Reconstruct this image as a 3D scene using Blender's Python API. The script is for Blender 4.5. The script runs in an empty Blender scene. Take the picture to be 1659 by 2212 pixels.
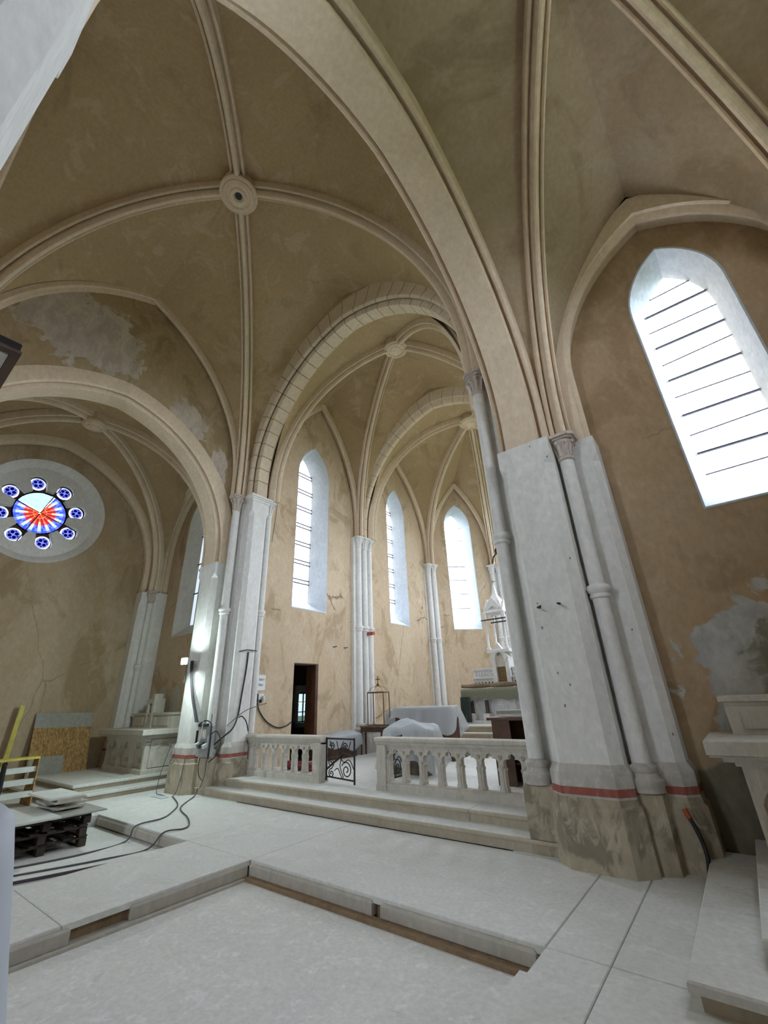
import bpy, bmesh, math, random
from mathutils import Vector, Matrix, noise
from mathutils.geometry import tessellate_polygon
random.seed(7)
SC = bpy.context.scene
COL = SC.collection
V = Vector

# ------------------------------------------------------------------ camera
F_PX, YAW, PITCH, ROLL, CAM_H = 906.27, -0.6548, 0.42233, -0.03866, 1.74
cy_, sy_, cp_, sp_ = math.cos(YAW), math.sin(YAW), math.cos(PITCH), math.sin(PITCH)
fw = V((sy_*cp_, cy_*cp_, sp_)); rt = V((cy_, -sy_, 0)); up = rt.cross(fw)
rt2 = rt*math.cos(ROLL) + up*math.sin(ROLL); up2 = up*math.cos(ROLL) - rt*math.sin(ROLL)
cam_d = bpy.data.cameras.new('camera'); cam = bpy.data.objects.new('camera', cam_d); COL.objects.link(cam)
cam_d.sensor_fit = 'HORIZONTAL'; cam_d.sensor_width = 36.0; cam_d.lens = F_PX/1659*36
cam_d.clip_start = 0.05; cam_d.clip_end = 200
cam.matrix_world = Matrix(((rt2.x, up2.x, -fw.x, 0), (rt2.y, up2.y, -fw.y, 0), (rt2.z, up2.z, -fw.z, CAM_H), (0, 0, 0, 1)))
SC.camera = cam

# ------------------------------------------------------------------ overcast sky, exposure
w = bpy.data.worlds.new('overcast_sky'); SC.world = w; w.use_nodes = True
bg = w.node_tree.nodes['Background']
bg.inputs[0].default_value = (0.80, 0.89, 1.0, 1); bg.inputs[1].default_value = 9.0
SC.view_settings.view_transform = 'Standard'; SC.view_settings.look = 'None'
SC.view_settings.gamma = 1.0; SC.view_settings.use_curve_mapping = False
SC.view_settings.exposure = 1.22
SC.cycles.max_bounces = 7; SC.cycles.diffuse_bounces = 4; SC.cycles.use_adaptive_sampling = True; SC.cycles.adaptive_threshold = .04; SC.cycles.transparent_max_bounces = 16
SC.cycles.caustics_reflective = False; SC.cycles.caustics_refractive = False
SC.cycles.sample_clamp_indirect = 6.0
SC.cycles.use_denoising = True

AX = -6.2            # x of the church axis;  x -> 2*AX - x mirrors north/south
YC = 2.83            # y of the crossing's centre
def mxp(p): return V((2*AX - p[0], p[1], p[2]))
def myp(p): return V((p[0], 2*YC - p[1], p[2]))
def mxyp(p): return mxp(myp(p))

# ------------------------------------------------------------------ materials
def new_mat(name):
    m = bpy.data.materials.new(name); m.use_nodes = True
    nt = m.node_tree; b = nt.nodes['Principled BSDF']; return m, nt, b
def N(nt, t, **kw):
    n = nt.nodes.new(t)
    for k, v in kw.items(): setattr(n, k, v)
    return n
def L(nt, a, b): nt.links.new(a, b)
def simple(name, col, rough=0.7, metal=0.0, var=0.0, scale=8.0, bump=0.0):
    m, nt, b = new_mat(name)
    b.inputs['Roughness'].default_value = rough; b.inputs['Metallic'].default_value = metal
    b.inputs['Base Color'].default_value = (*col, 1)
    if var or bump:
        tc = N(nt, 'ShaderNodeTexCoord'); no = N(nt, 'ShaderNodeTexNoise'); no.inputs['Scale'].default_value = scale; no.inputs['Detail'].default_value = 6
        L(nt, tc.outputs['Object'], no.inputs['Vector'])
        if var:
            r = N(nt, 'ShaderNodeValToRGB'); r.color_ramp.elements[0].position = .3; r.color_ramp.elements[1].position = .7
            r.color_ramp.elements[0].color = (*[c*(1-var) for c in col], 1); r.color_ramp.elements[1].color = (*[min(1, c*(1+var)) for c in col], 1)
            L(nt, no.outputs['Fac'], r.inputs['Fac']); L(nt, r.outputs['Color'], b.inputs['Base Color'])
        if bump:
            bp = N(nt, 'ShaderNodeBump'); bp.inputs['Strength'].default_value = bump; bp.inputs['Distance'].default_value = .02
            L(nt, no.outputs['Fac'], bp.inputs['Height']); L(nt, bp.outputs['Normal'], b.inputs['Normal'])
    return m
def plaster(name, c_main, c_alt, c_stain, s_big=.55, s_stain=.9, stain_amt=.5, rough=.9, bump=.25, patches=(), crack=0.0, zstretch=.6, thr=.52, fine=14.0, specks=0.0):
    """layered plaster or stone: broad tone drift, irregular stains and weathered patches with shapes of their own"""
    m, nt, b = new_mat(name); b.inputs['Roughness'].default_value = rough
    geo = N(nt, 'ShaderNodeNewGeometry')
    mp = N(nt, 'ShaderNodeMapping'); mp.inputs['Scale'].default_value = (1, 1, zstretch); L(nt, geo.outputs['Position'], mp.inputs['Vector'])
    def noise_(scale, det=6, dist=0.0, src=mp):
        n = N(nt, 'ShaderNodeTexNoise'); n.inputs['Scale'].default_value = scale; n.inputs['Detail'].default_value = det; n.inputs['Distortion'].default_value = dist
        n.inputs['Roughness'].default_value = .62
        L(nt, src.outputs[0], n.inputs['Vector']); return n
    def ramp(src, a, z):
        r = N(nt, 'ShaderNodeMapRange'); r.inputs['From Min'].default_value = a; r.inputs['From Max'].default_value = z; r.clamp = True
        L(nt, src, r.inputs['Value']); return r.outputs[0]
    def mix(fac, a, c):
        mx = N(nt, 'ShaderNodeMix', data_type='RGBA')
        if hasattr(fac, 'links'): L(nt, fac, mx.inputs[0])
        else: mx.inputs[0].default_value = fac
        for s, k in ((a, 6), (c, 7)):
            if hasattr(s, 'links'): L(nt, s, mx.inputs[k])
            else: mx.inputs[k].default_value = (*s, 1)
        return mx.outputs[2]
    n1 = noise_(s_big, 3, .6); n2 = noise_(s_stain, 6, 1.4); n3 = noise_(fine, 3); n4 = noise_(s_stain*3.1, 5, .8)
    col = mix(ramp(n1.outputs[0], .38, .62), c_main, c_alt)
    st = ramp(n2.outputs[0], thr, thr+.09)
    ml = N(nt, 'ShaderNodeMath', operation='MULTIPLY'); L(nt, st, ml.inputs[0]); ml.inputs[1].default_value = stain_amt
    col = mix(ml.outputs[0], col, c_stain)
    bl = ramp(n4.outputs[0], .56, .62)
    ml2 = N(nt, 'ShaderNodeMath', operation='MULTIPLY'); L(nt, bl, ml2.inputs[0]); ml2.inputs[1].default_value = stain_amt*.75
    gl = sum(c_main)/3; col = mix(ml2.outputs[0], col, tuple(min(.9, (c*.7+gl*.3)*1.28) for c in c_main))
    n5 = noise_(s_stain*.55, 6, 2.2); b5 = ramp(n5.outputs[0], .40, .34)
    ml3 = N(nt, 'ShaderNodeMath', operation='MULTIPLY'); L(nt, b5, ml3.inputs[0]); ml3.inputs[1].default_value = stain_amt*.7
    col = mix(ml3.outputs[0], col, tuple(min(.9, (c*.75+gl*.25)*1.15) for c in c_alt))
    hsum = n3.outputs[0]
    for (ctr, rad, pc, rag) in patches:
        vs = N(nt, 'ShaderNodeVectorMath', operation='SUBTRACT'); L(nt, geo.outputs['Position'], vs.inputs[0]); vs.inputs[1].default_value = ctr
        vd = N(nt, 'ShaderNodeVectorMath', operation='DIVIDE'); L(nt, vs.outputs[0], vd.inputs[0]); vd.inputs[1].default_value = rad
        ln = N(nt, 'ShaderNodeVectorMath', operation='LENGTH'); L(nt, vd.outputs[0], ln.inputs[0])
        nn = noise_(1.9, 6, .6, geo)
        ma = N(nt, 'ShaderNodeMath', operation='MULTIPLY_ADD'); L(nt, nn.outputs[0], ma.inputs[0]); ma.inputs[1].default_value = rag; L(nt, ln.outputs['Value'], ma.inputs[2])
        f = ramp(ma.outputs[0], 1+rag*.5+.04, 1+rag*.5-.04)
        col = mix(f, col, mix(ramp(n4.outputs[0], .4, .6), pc, tuple(c*.75 for c in pc)))
    grain = mix(ramp(n3.outputs[0], .3, .7), (.9, .9, .9), (1.06, 1.06, 1.06))
    gm = N(nt, 'ShaderNodeMix', data_type='RGBA', blend_type='MULTIPLY'); gm.inputs[0].default_value = 1
    L(nt, col, gm.inputs[6]); L(nt, grain, gm.inputs[7]); col = gm.outputs[2]
    if crack:
        vo = N(nt, 'ShaderNodeTexVoronoi', feature='DISTANCE_TO_EDGE'); vo.inputs['Scale'].default_value = .38
        wob = N(nt, 'ShaderNodeMix', data_type='VECTOR'); wob.inputs[0].default_value = .18
        L(nt, mp.outputs[0], wob.inputs[4]); L(nt, noise_(2.2, 6).outputs[1], wob.inputs[5]); L(nt, wob.outputs[1], vo.inputs['Vector'])
        cf = ramp(vo.outputs['Distance'], .0045, .001)
        mm = N(nt, 'ShaderNodeMath', operation='MULTIPLY'); L(nt, cf, mm.inputs[0]); L(nt, ramp(n1.outputs[0], .5, .56), mm.inputs[1])
        mm2 = N(nt, 'ShaderNodeMath', operation='MULTIPLY'); L(nt, mm.outputs[0], mm2.inputs[0]); mm2.inputs[1].default_value = crack
        col = mix(mm2.outputs[0], col, tuple(c*.35 for c in c_stain))
    if specks:
        vo = N(nt, 'ShaderNodeTexVoronoi'); vo.inputs['Scale'].default_value = 9.0
        mps = N(nt, 'ShaderNodeMapping'); mps.inputs['Scale'].default_value = (1, 1, .6); L(nt, geo.outputs['Position'], mps.inputs['Vector']); L(nt, mps.outputs[0], vo.inputs['Vector'])
        sc_ = N(nt, 'ShaderNodeSeparateColor'); L(nt, vo.outputs['Color'], sc_.inputs[0])
        m1 = N(nt, 'ShaderNodeMath', operation='MULTIPLY'); L(nt, ramp(vo.outputs['Distance'], .13, .10), m1.inputs[0]); L(nt, ramp(sc_.outputs[0], .72, .74), m1.inputs[1])
        col = mix(m1.outputs[0], col, (.22, .205, .19))
    L(nt, col, b.inputs['Base Color'])
    bp = N(nt, 'ShaderNodeBump'); bp.inputs['Strength'].default_value = bump; bp.inputs['Distance'].default_value = .02
    L(nt, hsum, bp.inputs['Height']); L(nt, bp.outputs['Normal'], b.inputs['Normal'])
    return m
def glass(name, col, gloss=.04):
    m, nt, b = new_mat(name); nt.nodes.remove(b)
    t = N(nt, 'ShaderNodeBsdfTransparent'); t.inputs[0].default_value = (*col, 1)
    g = N(nt, 'ShaderNodeBsdfGlossy'); g.inputs['Roughness'].default_value = .15
    mx = N(nt, 'ShaderNodeMixShader'); mx.inputs[0].default_value = gloss
    L(nt, t.outputs[0], mx.inputs[1]); L(nt, g.outputs[0], mx.inputs[2]); L(nt, mx.outputs[0], nt.nodes['Material Output'].inputs[0])
    return m
def sheet(name, col, trans=.35, transp=.2):
    m, nt, b = new_mat(name); nt.nodes.remove(b)
    d = N(nt, 'ShaderNodeBsdfDiffuse'); d.inputs[0].default_value = (*col, 1)
    tl = N(nt, 'ShaderNodeBsdfTranslucent'); tl.inputs[0].default_value = (*col, 1)
    t = N(nt, 'ShaderNodeBsdfTransparent'); g = N(nt, 'ShaderNodeBsdfGlossy'); g.inputs['Roughness'].default_value = .4
    a = N(nt, 'ShaderNodeMixShader'); a.inputs[0].default_value = trans; L(nt, d.outputs[0], a.inputs[1]); L(nt, tl.outputs[0], a.inputs[2])
    c = N(nt, 'ShaderNodeMixShader'); c.inputs[0].default_value = transp; L(nt, a.outputs[0], c.inputs[1]); L(nt, t.outputs[0], c.inputs[2])
    e = N(nt, 'ShaderNodeMixShader'); e.inputs[0].default_value = .05; L(nt, c.outputs[0], e.inputs[1]); L(nt, g.outputs[0], e.inputs[2])
    L(nt, e.outputs[0], nt.nodes['Material Output'].inputs[0]); return m
def emit(name, col, s):
    m, nt, b = new_mat(name); b.inputs['Emission Color'].default_value = (*col, 1); b.inputs['Emission Strength'].default_value = s
    b.inputs['Base Color'].default_value = (*col, 1); return m

GREY_PATCH = (.33, .31, .28)
M = {}
OC1, OC2, OC3 = (.55, .42, .285), (.52, .38, .235), (.37, .265, .15)
M['wall'] = plaster('ochre_plaster', OC1, (.59, .47, .33), OC3, stain_amt=.62, crack=.8)
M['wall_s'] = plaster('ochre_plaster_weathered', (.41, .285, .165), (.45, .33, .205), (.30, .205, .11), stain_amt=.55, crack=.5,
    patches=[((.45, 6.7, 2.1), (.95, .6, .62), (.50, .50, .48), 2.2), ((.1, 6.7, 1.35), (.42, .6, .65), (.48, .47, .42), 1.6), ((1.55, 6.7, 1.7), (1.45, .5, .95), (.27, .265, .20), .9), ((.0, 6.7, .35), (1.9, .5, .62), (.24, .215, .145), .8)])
M['wall_nc'] = plaster('ochre_plaster_flaked', (.41, .31, .18), (.44, .34, .21), (.28, .205, .11), stain_amt=.6, bump=.5,
    patches=[((-10.3, 1.5, 10.4), (.4, 1.35, .95), (.60, .53, .46), 2.6), ((-10.3, 4.35, 9.1), (.6, .5, .65), (.58, .50, .42), 2.6), ((-10.3, 5.5, 8.0), (.6, .28, .8), (.58, .50, .43), 2.0)])
M['wall_rose'] = plaster('ochre_plaster_dull', (.41, .305, .18), (.47, .37, .25), (.29, .205, .10), stain_amt=.6, s_stain=.6, crack=.4)
M['vault'] = plaster('vault_plaster', (.47, .345, .19), (.44, .32, .18), (.33, .235, .125), stain_amt=.6, s_big=.35, s_stain=.45, bump=.12, zstretch=1, thr=.56)
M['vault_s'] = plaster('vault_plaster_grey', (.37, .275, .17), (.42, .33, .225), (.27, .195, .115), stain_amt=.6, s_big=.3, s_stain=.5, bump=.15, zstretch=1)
M['rib'] = plaster('rib_stone', (.75, .61, .45), (.71, .58, .43), (.58, .465, .335), stain_amt=.25, s_big=.9, bump=.1)
M['voussoir'] = plaster('voussoir_stone', (.70, .58, .43), (.65, .54, .40), (.54, .44, .32), stain_amt=.3, s_big=1.5, bump=.12)
M['white'] = plaster('whitewashed_stone', (.76, .75, .72), (.70, .69, .665), (.55, .53, .50), stain_amt=.3, s_big=.8, s_stain=1.6, bump=.1, thr=.6)
M['white_chip'] = plaster('chipped_whitewash', (.76, .75, .72), (.70, .69, .665), (.57, .55, .52), stain_amt=.3, s_big=.8, s_stain=1.6, bump=.12, thr=.6, specks=1)
M['jamb'] = plaster('white_limewash', (.56, .60, .66), (.52, .56, .62), (.42, .45, .49), stain_amt=.3, s_big=1.2, s_stain=2, bump=.25, thr=.57)
M['base'] = plaster('base_stone', (.56, .53, .49), (.50, .475, .43), (.36, .33, .29), stain_amt=.5, s_big=1.2, s_stain=2.5, bump=.3)
M['plinth'] = plaster('damp_sandstone', (.48, .41, .30), (.40, .345, .255), (.19, .165, .12), stain_amt=.7, s_big=1.0, s_stain=2.2, bump=.45, thr=.5)
M['red'] = plaster('red_painted_band', (.36, .10, .075), (.32, .09, .07), (.42, .28, .23), stain_amt=.35, s_stain=6, bump=.1)
M['cap'] = plaster('carved_capital_stone', (.60, .53, .47), (.52, .44, .39), (.36, .28, .245), stain_amt=.5, s_big=4, s_stain=7, bump=.2)
M['floor'] = plaster('dusty_limestone', (.72, .72, .69), (.69, .69, .665), (.60, .595, .55), stain_amt=.35, s_big=.7, s_stain=1.3, rough=.75, bump=.08, zstretch=1, fine=22)
M['screed'] = plaster('dusty_screed', (.74, .735, .70), (.70, .695, .67), (.55, .545, .51), stain_amt=.55, s_big=.8, s_stain=2.6, rough=.85, bump=.2, zstretch=1, thr=.6, fine=26)
M['earth'] = plaster('raw_brown_edge', (.30, .20, .115), (.25, .17, .10), (.17, .11, .065), stain_amt=.5, s_big=3, s_stain=5, bump=.5)
M['riser'] = plaster('step_stone', (.52, .45, .345), (.49, .43, .335), (.40, .34, .25), stain_amt=.4, s_big=1.2, s_stain=2.5, bump=.15)
M['kerb'] = plaster('grey_kerb_stone', (.52, .485, .42), (.48, .45, .395), (.40, .37, .31), stain_amt=.3, s_big=2, s_stain=4, bump=.2)
M['altar'] = plaster('altar_limestone', (.62, .585, .52), (.58, .55, .49), (.44, .41, .355), stain_amt=.4, s_big=1.5, s_stain=3, bump=.15)
M['marble'] = plaster('white_marble', (.74, .74, .73), (.69, .69, .69), (.52, .53, .54), stain_amt=.4, s_big=2, s_stain=4, rough=.4, bump=.05)
M['rail'] = plaster('rail_limestone', (.60, .565, .50), (.56, .525, .465), (.41, .375, .315), stain_amt=.4, s_big=1.8, s_stain=3.5, bump=.15)
M['darkcol'] = simple('dark_red_marble', (.07, .045, .05), .25, 0, .4, 9)
M['iron'] = simple('wrought_iron', (.035, .033, .035), .55, .6, .3, 20)
M['steel'] = simple('window_steel', (.12, .12, .16), .5, .5)
M['black'] = simple('black_rubber', (.012, .012, .014), .55)
M['cable'] = simple('grey_cable', (.09, .09, .10), .6)
M['cable2'] = simple('dark_purple_cable', (.06, .045, .06), .6)
M['wood'] = simple('dark_varnished_wood', (.085, .038, .02), .45, 0, .35, 6, .1)
M['oldwood'] = simple('weathered_timber', (.15, .12, .09), .8, 0, .4, 9, .3)
M['pallet'] = simple('damp_pallet_wood', (.055, .042, .033), .85, 0, .4, 8, .3)
M['ebony'] = simple('black_brown_panel', (.014, .009, .009), .85, 0, .3, 5)
M['brass'] = simple('aged_brass', (.17, .105, .045), .45, .5, .35, 12)
M['gilt'] = simple('dull_bronze_door', (.20, .125, .05), .4, .4, .5, 25)
M['yellow'] = simple('yellow_paint', (.60, .50, .09), .5, 0, .15, 8)
M['orange'] = simple('orange_plastic', (.5, .1, .03), .5)
M['brick'] = simple('red_clay', (.38, .09, .05), .8, 0, .3, 20)
M['plastic'] = sheet('clear_polythene', (.66, .70, .74), .35, .32)
M['plastic2'] = sheet('milky_polythene', (.72, .76, .84), .3, .12)
M['board'] = simple('white_coated_board', (.66, .68, .64), .6, 0, .08, 5)
M['greyboard'] = simple('grey_cement_board', (.34, .34, .30), .8, 0, .12, 14)
M['cloth'] = simple('grey_green_damask', (.20, .21, .15), .9, 0, .35, 70)
M['velvet'] = simple('dark_green_cloth', (.035, .05, .045), .9)
M['carpet'] = simple('brown_felt_roll', (.20, .145, .09), .95, 0, .3, 30)
M['rug'] = simple('patterned_red_rug', (.22, .05, .06), .95, 0, .9, 26)
M['paper'] = simple('white_notice_paper', (.78, .78, .80), .7)
M['ink'] = simple('black_ink', (.03, .03, .03), .7)
M['dark'] = simple('unlit_sacristy_plaster', (.055, .048, .04), .95)  # the unlit room's darkness is put into this colour
M['box'] = simple('grey_electrical_enclosure', (.34, .36, .36), .5, .1, .2, 10)
M['sock'] = simple('white_socket_plastic', (.72, .74, .74), .4)
M['alu'] = simple('lamp_housing', (.35, .35, .36), .4, .6)
M['led'] = emit('led_panel', (.82, 1.0, .97), 60)
M['clear'] = glass('clear_glass', (.97, .985, 1.0))
M['frost'] = glass('grey_pane', (.045, .048, .052), .02)  # grey pane of low transparency
def osb_mat():
    m, nt, b = new_mat('oriented_strand_board'); b.inputs['Roughness'].default_value = .75
    tc = N(nt, 'ShaderNodeTexCoord'); vo = N(nt, 'ShaderNodeTexVoronoi'); vo.inputs['Scale'].default_value = 22; vo.inputs['Randomness'].default_value = 1
    mp = N(nt, 'ShaderNodeMapping'); mp.inputs['Scale'].default_value = (1, 1.8, .7); mp.inputs['Rotation'].default_value = (.5, .4, .7)
    L(nt, tc.outputs['Object'], mp.inputs[0]); L(nt, mp.outputs[0], vo.inputs['Vector'])
    r = N(nt, 'ShaderNodeValToRGB'); r.color_ramp.elements[0].color = (.24, .13, .04, 1); r.color_ramp.elements[1].color = (.52, .33, .12, 1)
    sx = N(nt, 'ShaderNodeSeparateColor'); L(nt, vo.outputs['Color'], sx.inputs[0]); L(nt, sx.outputs[0], r.inputs[0]); L(nt, r.outputs[0], b.inputs['Base Color'])
    return m
M['osb'] = osb_mat()

# ------------------------------------------------------------------ mesh helpers
class MB:
    def __init__(s): s.v = []; s.f = []
    def add(s, vs, fs):
        o = len(s.v); s.v += [V(p) for p in vs]; s.f += [tuple(i+o for i in f) for f in fs]; return s
    def loft(s, rings, cap0=True, cap1=True, closed=True):
        n = len(rings[0]); o = len(s.v)
        for r in rings: s.v += [V(p) for p in r]
        for i in range(len(rings)-1):
            for j in range(n if closed else n-1):
                k = (j+1) % n
                s.f.append((o+i*n+j, o+i*n+k, o+(i+1)*n+k, o+(i+1)*n+j))
        if cap0: s.f.append(tuple(o+j for j in range(n-1, -1, -1)))
        if cap1: s.f.append(tuple(o+(len(rings)-1)*n+j for j in range(n)))
        return s
    def prism(s, poly, z0, z1, ch=0.0):
        r = [[(x, y, z0) for x, y in poly]]
        if ch:
            r.append([(x, y, z1-ch) for x, y in poly]); r.append([(x, y, z1) for x, y in offset(poly, -ch)])
        else: r.append([(x, y, z1) for x, y in poly])
        return s.loft(r)
    def box(s, x0, x1, y0, y1, z0, z1, ch=0.0):
        return s.prism([(x0, y0), (x1, y0), (x1, y1), (x0, y1)], z0, z1, ch)
    def obox(s, c, ax, ay, az, hx, hy, hz):
        c, ax, ay, az = V(c), V(ax).normalized(), V(ay).normalized(), V(az).normalized()
        P = [c+ax*hx*i+ay*hy*j+az*hz*k for k in (-1, 1) for i, j in ((-1, -1), (1, -1), (1, 1), (-1, 1))]
        return s.add(P, [(3, 2, 1, 0), (4, 5, 6, 7), (0, 1, 5, 4), (1, 2, 6, 5), (2, 3, 7, 6), (3, 0, 4, 7)])
    def lathe(s, prof, cx, cy, seg=16, cap=True):
        r = [[(cx+rr*math.cos(2*math.pi*k/seg), cy+rr*math.sin(2*math.pi*k/seg), z) for k in range(seg)] for rr, z in prof]
        return s.loft(r, cap, cap)
    def tube(s, pts, r, seg=6, smooth=0):
        pts = [V(p) for p in pts]
        if smooth: pts = catmull(pts, smooth)
        rings = []; prev = None
        for i, p in enumerate(pts):
            t = (pts[min(i+1, len(pts)-1)]-pts[max(i-1, 0)])
            t = t.normalized() if t.length > 1e-9 else V((0, 0, 1))
            a = prev if prev is not None else (V((0, 0, 1)) if abs(t.z) < .9 else V((1, 0, 0)))
            u = (a - t*a.dot(t)); u = u.normalized() if u.length > 1e-6 else t.orthogonal().normalized()
            prev = u; v_ = t.cross(u)
            rings.append([p+u*r*math.cos(2*math.pi*k/seg)+v_*r*math.sin(2*math.pi*k/seg) for k in range(seg)])
        return s.loft(rings)
    def sweep(s, pts, lats, nors, prof, caps=True, closed=True):
        rings = [[p+l*u+n*v for u, v in prof] for p, l, n in zip(pts, lats, nors)]
        return s.loft(rings, caps, caps, closed)
    def grid(s, g):
        o = len(s.v); n = len(g[0])
        for r in g: s.v += [V(p) for p in r]
        for i in range(len(g)-1):
            for j in range(n-1): s.f.append((o+i*n+j, o+i*n+j+1, o+(i+1)*n+j+1, o+(i+1)*n+j))
        return s
    def plate(s, outer, holes, fn, back=None):
        """flat polygon with holes; fn maps (u,z) to space; back is an optional offset vector for a second face and rims"""
        loops = [[V((u, z, 0)) for u, z in lp] for lp in [outer]+list(holes)]
        tris = tessellate_polygon(loops); flat = [p for lp in loops for p in lp]; o = len(s.v)
        s.v += [V(fn(p.x, p.y)) for p in flat]; s.f += [tuple(o+i for i in t) for t in tris]
        if back is not None:
            bk = V(back); o2 = len(s.v); s.v += [V(fn(p.x, p.y))+bk for p in flat]; s.f += [tuple(o2+i for i in reversed(t)) for t in tris]
            k = 0
            for lp in loops:
                n = len(lp)
                for j in range(n): s.f.append((o+k+j, o+k+(j+1) % n, o2+k+(j+1) % n, o2+k+j))
                k += n
        return s
    def build(s, name, mat, parent=None, tf=None, smooth=None, fix=True):
        me = bpy.data.meshes.new(name); vs = [tf(p) for p in s.v] if tf else s.v
        me.from_pydata([tuple(p) for p in vs], [], s.f)
        if fix:
            bm = bmesh.new(); bm.from_mesh(me); bmesh.ops.recalc_face_normals(bm, faces=bm.faces); bm.to_mesh(me); bm.free()
        if smooth:
            me.polygons.foreach_set('use_smooth', [True]*len(me.polygons)); me.set_sharp_from_angle(angle=math.radians(smooth))
        me.materials.append(mat if not isinstance(mat, str) else M[mat]); me.update()
        o = bpy.data.objects.new(name, me); COL.objects.link(o)
        if parent is not None: par(o, parent)
        return o
def par(o, p):
    o.parent = p
    if p.type == 'EMPTY': o.matrix_parent_inverse = Matrix.Translation(-p.location)
def offset(poly, d):
    n = len(poly); out = []
    for i in range(n):
        a, b, c = V(poly[i-1]), V(poly[i]), V(poly[(i+1) % n])
        e1 = (b-a).normalized(); e2 = (c-b).normalized(); n1 = V((e1.y, -e1.x)); n2 = V((e2.y, -e2.x))
        m = n1+n2; k = max(.3, 1+n1.dot(n2))
        q = b+m*(d/k); out.append((q.x, q.y))
    return out
def catmull(P, n):
    out = []
    for i in range(len(P)-1):
        a, b, c, d = P[max(i-1, 0)], P[i], P[i+1], P[min(i+2, len(P)-1)]
        for k in range(n):
            t = k/n; out.append(.5*((2*b)+(c-a)*t+(2*a-5*b+4*c-d)*t*t+(3*b-a-3*c+d)*t**3))
    out.append(P[-1]); return out
def tag(o, label, cat, kind=None, group=None):
    o['label'] = label; o['category'] = cat
    if kind: o['kind'] = kind
    if group: o['group'] = group
    return o
def thing(name, label, cat, loc, kind=None, group=None):
    e = bpy.data.objects.new(name, None); COL.objects.link(e); e.location = loc; e.empty_display_size = .2
    return tag(e, label, cat, kind, group)

# pointed-arch curve: (u,z) points from -half to +half round c, with outward normals
def arch_curve(c, half, zs, za, n=24, z_foot=None):
    H = za-zs; R = (half*half+H*H)/(2*half)
    a1 = math.asin(min(1, H/R)) if R >= half else math.pi/2
    left = []
    for i in range(n+1):
        a = a1*i/n
        left.append(((c-half+R-R*math.cos(a), zs+R*math.sin(a)), (-math.cos(a), math.sin(a))))
    ap = left[-1][0]; nx, nz = left[-1][1]
    left[-1] = (ap, (0, 1/max(.35, nz)))
    right = [((2*c-p[0], p[1]), (-q[0], q[1])) for p, q in reversed(left[:-1])]
    pts = left+right
    if z_foot is not None:
        pts = [((c-half, z_foot), (-1, 0))]+pts+[((c+half, z_foot), (1, 0))]
    return pts
def place_curve(crv, O, A, Lt):
    O, A, Lt = V(O), V(A), V(Lt)
    pts = [O+A*p[0]+V((0, 0, p[1])) for p, q in crv]; nor = [A*q[0]+V((0, 0, q[1])) for p, q in crv]
    return pts, [Lt]*len(pts), nor
def arc_path(P, Q, n=22, stilt=0.0):
    """springs vertically from P and curves over to Q; returns points, lateral vectors and downward normals"""
    P, Q = V(P), V(Q); P2 = P+V((0, 0, stilt)); h = V((Q.x-P.x, Q.y-P.y, 0)); Ld = h.length; h = h/Ld; H = Q.z-P2.z
    pts = []; nor = []
    if H >= Ld:
        R = (Ld*Ld+H*H)/(2*Ld); a1 = math.asin(H/R)
        for i in range(n+1):
            a = a1*i/n; pts.append(P2+h*(R-R*math.cos(a))+V((0, 0, R*math.sin(a)))); nor.append(h*math.cos(a)-V((0, 0, math.sin(a))))
    else:
        for i in range(n+1):
            a = math.pi/2*i/n; pts.append(P2+h*(Ld-Ld*math.cos(a))+V((0, 0, H*math.sin(a))))
            d = h*(math.cos(a)*H)-V((0, 0, math.sin(a)*Ld)); nor.append(d.normalized())
    if stilt: pts = [P]+pts; nor = [h]+nor
    lat = V((-h.y, h.x, 0)); return pts, [lat]*len(pts), nor
_rb = [(.165, -.14), (.165, .03), (.155, .075), (.13, .095), (.105, .075), (.098, .015), (.072, .015), (.066, .11), (.055, .16), (.03, .195)]
RIB = [(-u, v_) for u, v_ in _rb]+[(0, .205)]+list(reversed(_rb))
def scale_prof(p, s): return [(u*s, v_*s) for u, v_ in p]

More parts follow.
